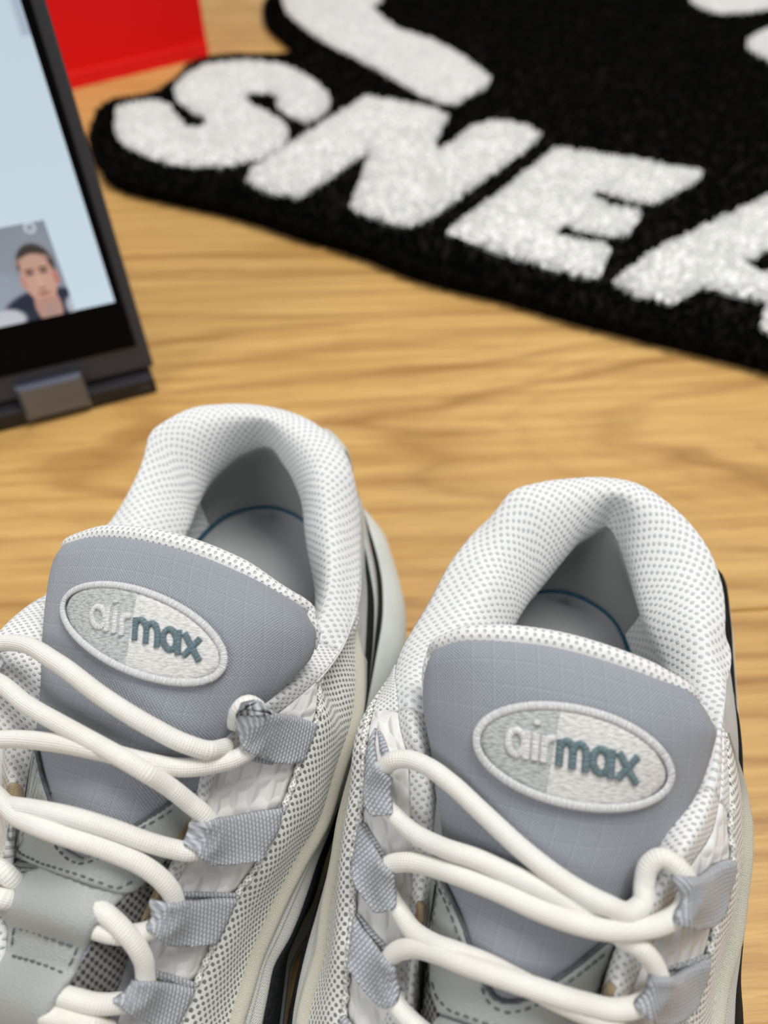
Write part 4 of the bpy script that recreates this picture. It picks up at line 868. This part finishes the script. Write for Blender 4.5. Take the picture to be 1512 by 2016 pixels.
def sneaker_trim(B, D):
    ls = [lace(B, 'shoelace', q) for q in D['laces']]; Vs, Fs, of = [], [], 0; rl = np.array(B['root'].location)
    for o in ls:
        n = len(o.data.vertices); a = np.empty(n * 3); o.data.vertices.foreach_get('co', a); Vs += ((a.reshape(-1, 3) + rl) * 100).tolist(); Fs += [[i + of for i in p.vertices] for p in o.data.polygons]; of += n
    B['lace_bvh'] = BVHTree.FromPolygons(Vs, Fs)
    for q in D['loops']: lace_loop(B, *q)
    for q in D['loop_backs']: drape('lace_loop_back', q, B['sb'], MT['webbing'], B['root'], off=.13, th=.05, edge=4, step=6, axis=D['back_axis'], rounded=False)
    tb, tg = B['tb'], B['tongue']
    for q in D['dark_mesh']: drape('charcoal_gusset', q, tb, MT['charmesh'], tg, off=.02, th=.03, edge=6, step=7)
    fr = drape('leather_tongue_frame', D['frame'], tb, MT['leather'], tg, off=.04, th=.09, edge=5, step=6, rounded=False)
    for q in D['frame_stitch']: stitches('stitching', q, tb, MT['stitch'], fr, off=.135)
    for q in D['seam']: surf_tube('seam_edge', q, tb, .055, MT['seamedge'], tg, off=.06, flat=.8)
    st = drape('leather_lace_strap', D['strap'], tb, MT['leather'], tg, off=.0, th=.06, edge=5, step=6, bulge=D['strap_bulge'])
    for q in D['strap_stitch']: stitches('stitching', q, tb, MT['stitch'], st, off=D['strap_off'], smooth=False)
    for q in D['tape']: drape('frayed_tape', q, B['ab'], MT['tape'], B['root'], off=.06, th=.06, edge=4, step=4)

logo(BL, np.array([286., 1248.]), np.array([153., 63.]), np.array([-29., 71.]), np.array([184., 1234.]), np.array([.952, .305]), np.array([3., -46.]), 37.5, .085, ((283, 1165), (250, 1325)))
logo(BR, np.array([1128., 1488.]), np.array([185., 44.]), np.array([-22., 89.]), np.array([997., 1482.]), np.array([.975, .22]), np.array([4., -54.]), 43.5, .09, ((1110, 1385), (1078, 1590)))

sneaker_trim(BL, dict(
    loops=[([(472, 1384), (500, 1381), (545, 1397), (600, 1416), (618, 1422), (604, 1460), (590, 1497), (560, 1499), (532, 1494), (493, 1476), (464, 1462), (463, 1440), (468, 1412)], (606, 1458), (462, 1425)),
           ([(384, 1612), (410, 1603), (480, 1596), (552, 1587), (541, 1630), (509, 1686), (464, 1688), (408, 1690), (380, 1676), (368, 1655), (378, 1632)], (532, 1640), (370, 1648)),
           ([(305, 1760), (350, 1759), (405, 1760), (461, 1761), (442, 1805), (421, 1849), (390, 1848), (317, 1842), (283, 1813), (297, 1785)], (440, 1808), (288, 1795)),
           ([(250, 1914), (294, 1917), (340, 1928), (379, 1940), (362, 1980), (345, 2014), (300, 2004), (240, 1978), (218, 1957), (234, 1938)], (362, 1980), (222, 1952)),
           ([(-4, 1288), (10, 1296), (16, 1312), (10, 1330), (-6, 1338)], (-8, 1312), (14, 1312))],
    loop_backs=[[(484, 1476), (535, 1496), (533, 1503), (500, 1497), (478, 1486)], [(330, 1749), (400, 1750), (464, 1752), (462, 1762), (345, 1761)], [(300, 1903), (345, 1915), (381, 1928), (378, 1942), (298, 1919)]],
    back_axis=(1, .1),
    laces=[[(-30, 1285, .1), (0, 1268, .1), (45, 1268, .12), (110, 1303, .1), (200, 1370, .05), (300, 1432, .06), (370, 1466, .12), (415, 1477, .08), (446, 1470, -.05)],
           [(462, 1424, -.1), (470, 1400, .1), (484, 1386, .16), (504, 1392, .1), (512, 1420, .0), (508, 1450, .0), (494, 1474, .05),
            (467, 1492, .1), (420, 1505, .1), (350, 1511, .06), (280, 1499, .05), (200, 1479, .02), (100, 1461, .04), (0, 1456, .06), (-40, 1462, .05)],
           [(-40, 1325, .05), (0, 1345, .08), (50, 1385, .08), (120, 1426, .06), (200, 1470, .12), (250, 1498, .38), (290, 1522, .42), (330, 1547, .2), (372, 1580, .1), (403, 1607, .1), (420, 1636, .0), (412, 1662, .0),
            (380, 1676, .06), (335, 1670, .05), (298, 1660, .05), (231, 1636, .05), (132, 1606, .05), (60, 1592, .05), (10, 1585, .0)],
           [(-30, 1545, .1), (0, 1574, .1), (33, 1606, .2), (80, 1628, .22), (132, 1647, .14), (185, 1664, .12), (231, 1681, .12), (281, 1704, .14), (318, 1732, .15), (338, 1757, .1), (346, 1790, .0), (334, 1816, .0), (304, 1829, .02), (255, 1840, .0), (222, 1838, -.02), (192, 1830, -.15), (160, 1820, -.3)],
           [(150, 1762, -.3), (185, 1782, -.22), (208, 1799, -.06), (243, 1832, .06), (268, 1862, .1), (283, 1893, .1), (286, 1920, .06), (286, 1946, .0), (268, 1966, .0), (226, 1976, .05), (185, 1976, .03), (148, 1967, -.06), (120, 1958, -.2), (85, 1945, -.3)],
           [(65, 1990, -.3), (105, 2001, -.12), (135, 2008, .0), (170, 2018, .05), (215, 2030, .05)],
           [(-20, 1700, .05), (2, 1712, .04), (20, 1728, -.1), (50, 1755, -.3)],
           [(-20, 1764, .03), (3, 1769, .0), (18, 1772, -.15), (50, 1778, -.3)]],
    dark_mesh=[[(262, 1752), (300, 1730), (312, 1760), (290, 1800), (255, 1880), (215, 1965), (150, 1990), (110, 1985), (140, 1930), (175, 1870), (215, 1800)], [(26, 1690), (14, 1780), (12, 1870), (-10, 1910), (-90, 1930), (-60, 1800), (10, 1680)], [(110, 1990), (215, 1985), (205, 2040), (90, 2040)], [(292, 1640), (360, 1640), (350, 1720), (285, 1755), (262, 1752), (290, 1700)]],
    frame=[(54, 1462), (74, 1470), (88, 1530), (107, 1588), (118, 1640), (135, 1674), (165, 1690), (195, 1679), (254, 1632), (305, 1600), (345, 1570), (398, 1555), (376, 1620), (333, 1682), (288, 1733), (268, 1752), (243, 1759), (185, 1743), (119, 1719), (60, 1697), (26, 1685), (28, 1640), (43, 1560)],
    frame_stitch=[[(42, 1645), (45, 1672), (79, 1693), (146, 1714), (198, 1732), (233, 1743), (254, 1733), (270, 1722)], [(112, 1650), (128, 1676), (165, 1698), (195, 1688), (258, 1638), (312, 1604), (345, 1582)]],
    seam=[[(75, 1470), (88, 1528), (107, 1588), (118, 1638)], [(254, 1632), (305, 1600), (345, 1570)]],
    strap=[(24, 1700), (14, 1760), (17, 1822), (11, 1870), (0, 1902), (-22, 1960), (-40, 2060), (88, 2060), (102, 2016), (116, 1984), (135, 1944), (151, 1915), (164, 1880), (175, 1862), (185, 1843), (201, 1812), (225, 1785), (249, 1760), (185, 1744), (119, 1720), (60, 1698)],
    strap_bulge=lambda x, y: .26 * math.sin(max(0., min(1., (y - (1700 + .27 * x)) / 125.)) * math.pi) ** 1.3 + .26 * math.sin(max(0., min(1., (y - (1868 + .27 * x)) / 150.)) * math.pi),
    strap_stitch=[[(36, 1823), (75, 1833), (115, 1848), (156, 1862)], [(36, 1823), (32, 1850), (33, 1878)], [(33, 1878), (60, 1886), (100, 1900), (136, 1914)], [(156, 1862), (146, 1888), (131, 1910)], [(-10, 1996), (20, 2010), (60, 2024)]], strap_off=.1,
    tape=[[(371, 1602), (378, 1622), (366, 1648), (345, 1660), (333, 1655), (350, 1628)], [(25, 1540), (42, 1548), (40, 1575), (22, 1582), (14, 1565)], [(310, 1745), (316, 1760), (292, 1800), (276, 1815), (288, 1780)]]))

sneaker_trim(BR, dict(
    loops=[([(745, 1436), (736, 1450), (728, 1490), (725, 1540), (731, 1585), (744, 1604), (781, 1600), (779, 1560), (784, 1528), (756, 1514), (746, 1495), (742, 1465)], (728, 1520), (784, 1560)),
           ([(712, 1618), (721, 1622), (743, 1664), (764, 1694), (785, 1712), (788, 1750), (785, 1781), (756, 1788), (744, 1784), (708, 1732), (699, 1702)], (704, 1672), (790, 1752)),
           ([(703, 1796), (719, 1822), (742, 1850), (764, 1874), (798, 1896), (802, 1940), (795, 1966), (772, 1973), (756, 1964), (713, 1918), (691, 1894)], (698, 1848), (804, 1932)),
           ([(684, 1995), (703, 2016), (730, 2050), (690, 2090), (672, 2040)], (680, 2020), (735, 2060)),
           ([(1305, 1716), (1360, 1704), (1424, 1686), (1434, 1690), (1429, 1727), (1408, 1783), (1371, 1805), (1329, 1812), (1306, 1802), (1315, 1750)], (1425, 1735), (1306, 1765)),
           ([(1252, 1899), (1297, 1902), (1340, 1893), (1385, 1876), (1377, 1920), (1352, 1970), (1287, 1993), (1254, 1992), (1230, 1960), (1246, 1928)], (1372, 1922), (1236, 1950))],
    loop_backs=[[(748, 1442), (758, 1452), (766, 1472), (772, 1492), (762, 1500), (752, 1480)], [(713, 1618), (722, 1617), (746, 1655), (768, 1692), (760, 1696), (740, 1668)], [(704, 1793), (722, 1812), (748, 1842), (772, 1866), (764, 1876), (728, 1838)], [(1297, 1898), (1345, 1884), (1386, 1870), (1387, 1878), (1340, 1896), (1298, 1904)]],
    back_axis=(.5, 1),
    laces=[[(1240, 2040, .05), (1177, 2007, .05), (1098, 1970, .02), (1020, 1930, .0), (960, 1899, .0), (904, 1877, .04), (851, 1857, .06), (812, 1831, .08), (790, 1800, .06), (770, 1768, .0), (758, 1735, .0),
            (764, 1706, .1), (798, 1697, .16), (830, 1701, .1), (866, 1711, .08), (966, 1748, .1), (1072, 1796, .2), (1140, 1819, .3), (1200, 1831, .32), (1257, 1829, .25), (1300, 1820, .12), (1336, 1800, .05), (1356, 1770, .0), (1354, 1735, .0),
            (1330, 1704, .08), (1302, 1689, .18), (1278, 1704, .16), (1268, 1742, .08), (1263, 1780, .06), (1240, 1797, .12), (1195, 1782, .2), (1130, 1748, .1), (1040, 1682, .06), (950, 1600, .06), (885, 1540, .08), (845, 1511, .1), (805, 1495, .15), (775, 1497, .2), (756, 1512, .1), (744, 1540, .0), (750, 1576, .0),
            (778, 1608, .06), (815, 1640, .1), (870, 1668, .08), (940, 1692, .06), (1000, 1719, .05), (1080, 1754, .06), (1150, 1788, .02), (1190, 1812, -.05), (1225, 1845, .04), (1262, 1868, .12), (1286, 1897, .1), (1298, 1930, .0), (1288, 1960, .0),
            (1256, 1980, .06), (1215, 1988, .1), (1151, 1976, .12), (1072, 1952, .16), (966, 1916, .22), (910, 1896, .2), (860, 1876, .14), (812, 1866, .16), (775, 1878, .1), (760, 1908, .0), (766, 1946, .0),
            (785, 1984, .06), (812, 2014, .08), (850, 2045, .08)]],
    dark_mesh=[[(826, 1890), (846, 1895), (852, 1950), (864, 1990), (870, 2040), (800, 2040), (815, 1960)], [(1215, 1868), (1240, 1850), (1215, 1930), (1190, 1985), (1160, 1985), (1185, 1912)]],
    frame=[(848, 1722), (874, 1730), (891, 1764), (912, 1812), (930, 1867), (944, 1900), (957, 1936), (971, 1958), (992, 1968), (1019, 1968), (1044, 1960), (1082, 1932), (1124, 1903), (1164, 1870), (1194, 1845), (1230, 1838), (1207, 1870), (1186, 1914), (1168, 1965), (1120, 2030), (1030, 2046), (926, 2012), (864, 1990), (851, 1950), (846, 1895), (836, 1840), (840, 1780)],
    frame_stitch=[[(861, 1933), (871, 1963), (892, 1984), (926, 1997), (966, 2010), (1010, 2022)], [(952, 1938), (963, 1963), (979, 1978), (1008, 1985), (1035, 1978), (1090, 1942), (1130, 1910), (1180, 1870)], [(868, 1735), (884, 1770), (905, 1820), (923, 1872), (940, 1912)]],
    seam=[[(874, 1730), (891, 1764), (912, 1812), (930, 1867), (957, 1936), (980, 1966), (1019, 1970), (1044, 1961)], [(1044, 1961), (1082, 1932), (1124, 1903), (1164, 1870), (1194, 1845)]],
    strap=[(858, 2000), (926, 2018), (1000, 2040), (1080, 2048), (1060, 2110), (1020, 2200), (850, 2200), (846, 2080)], strap_bulge=lambda x, y: .1 * math.sin(max(0., min(1., (y - 2010) / 150.)) * math.pi),
    strap_stitch=[[(880, 2110), (960, 2130), (1030, 2140)]], strap_off=.1,
    tape=[[(824, 1772), (831, 1775), (833, 1800), (829, 1818), (820, 1812), (821, 1790)], [(1196, 1932), (1212, 1938), (1204, 1962), (1188, 1960)]]))
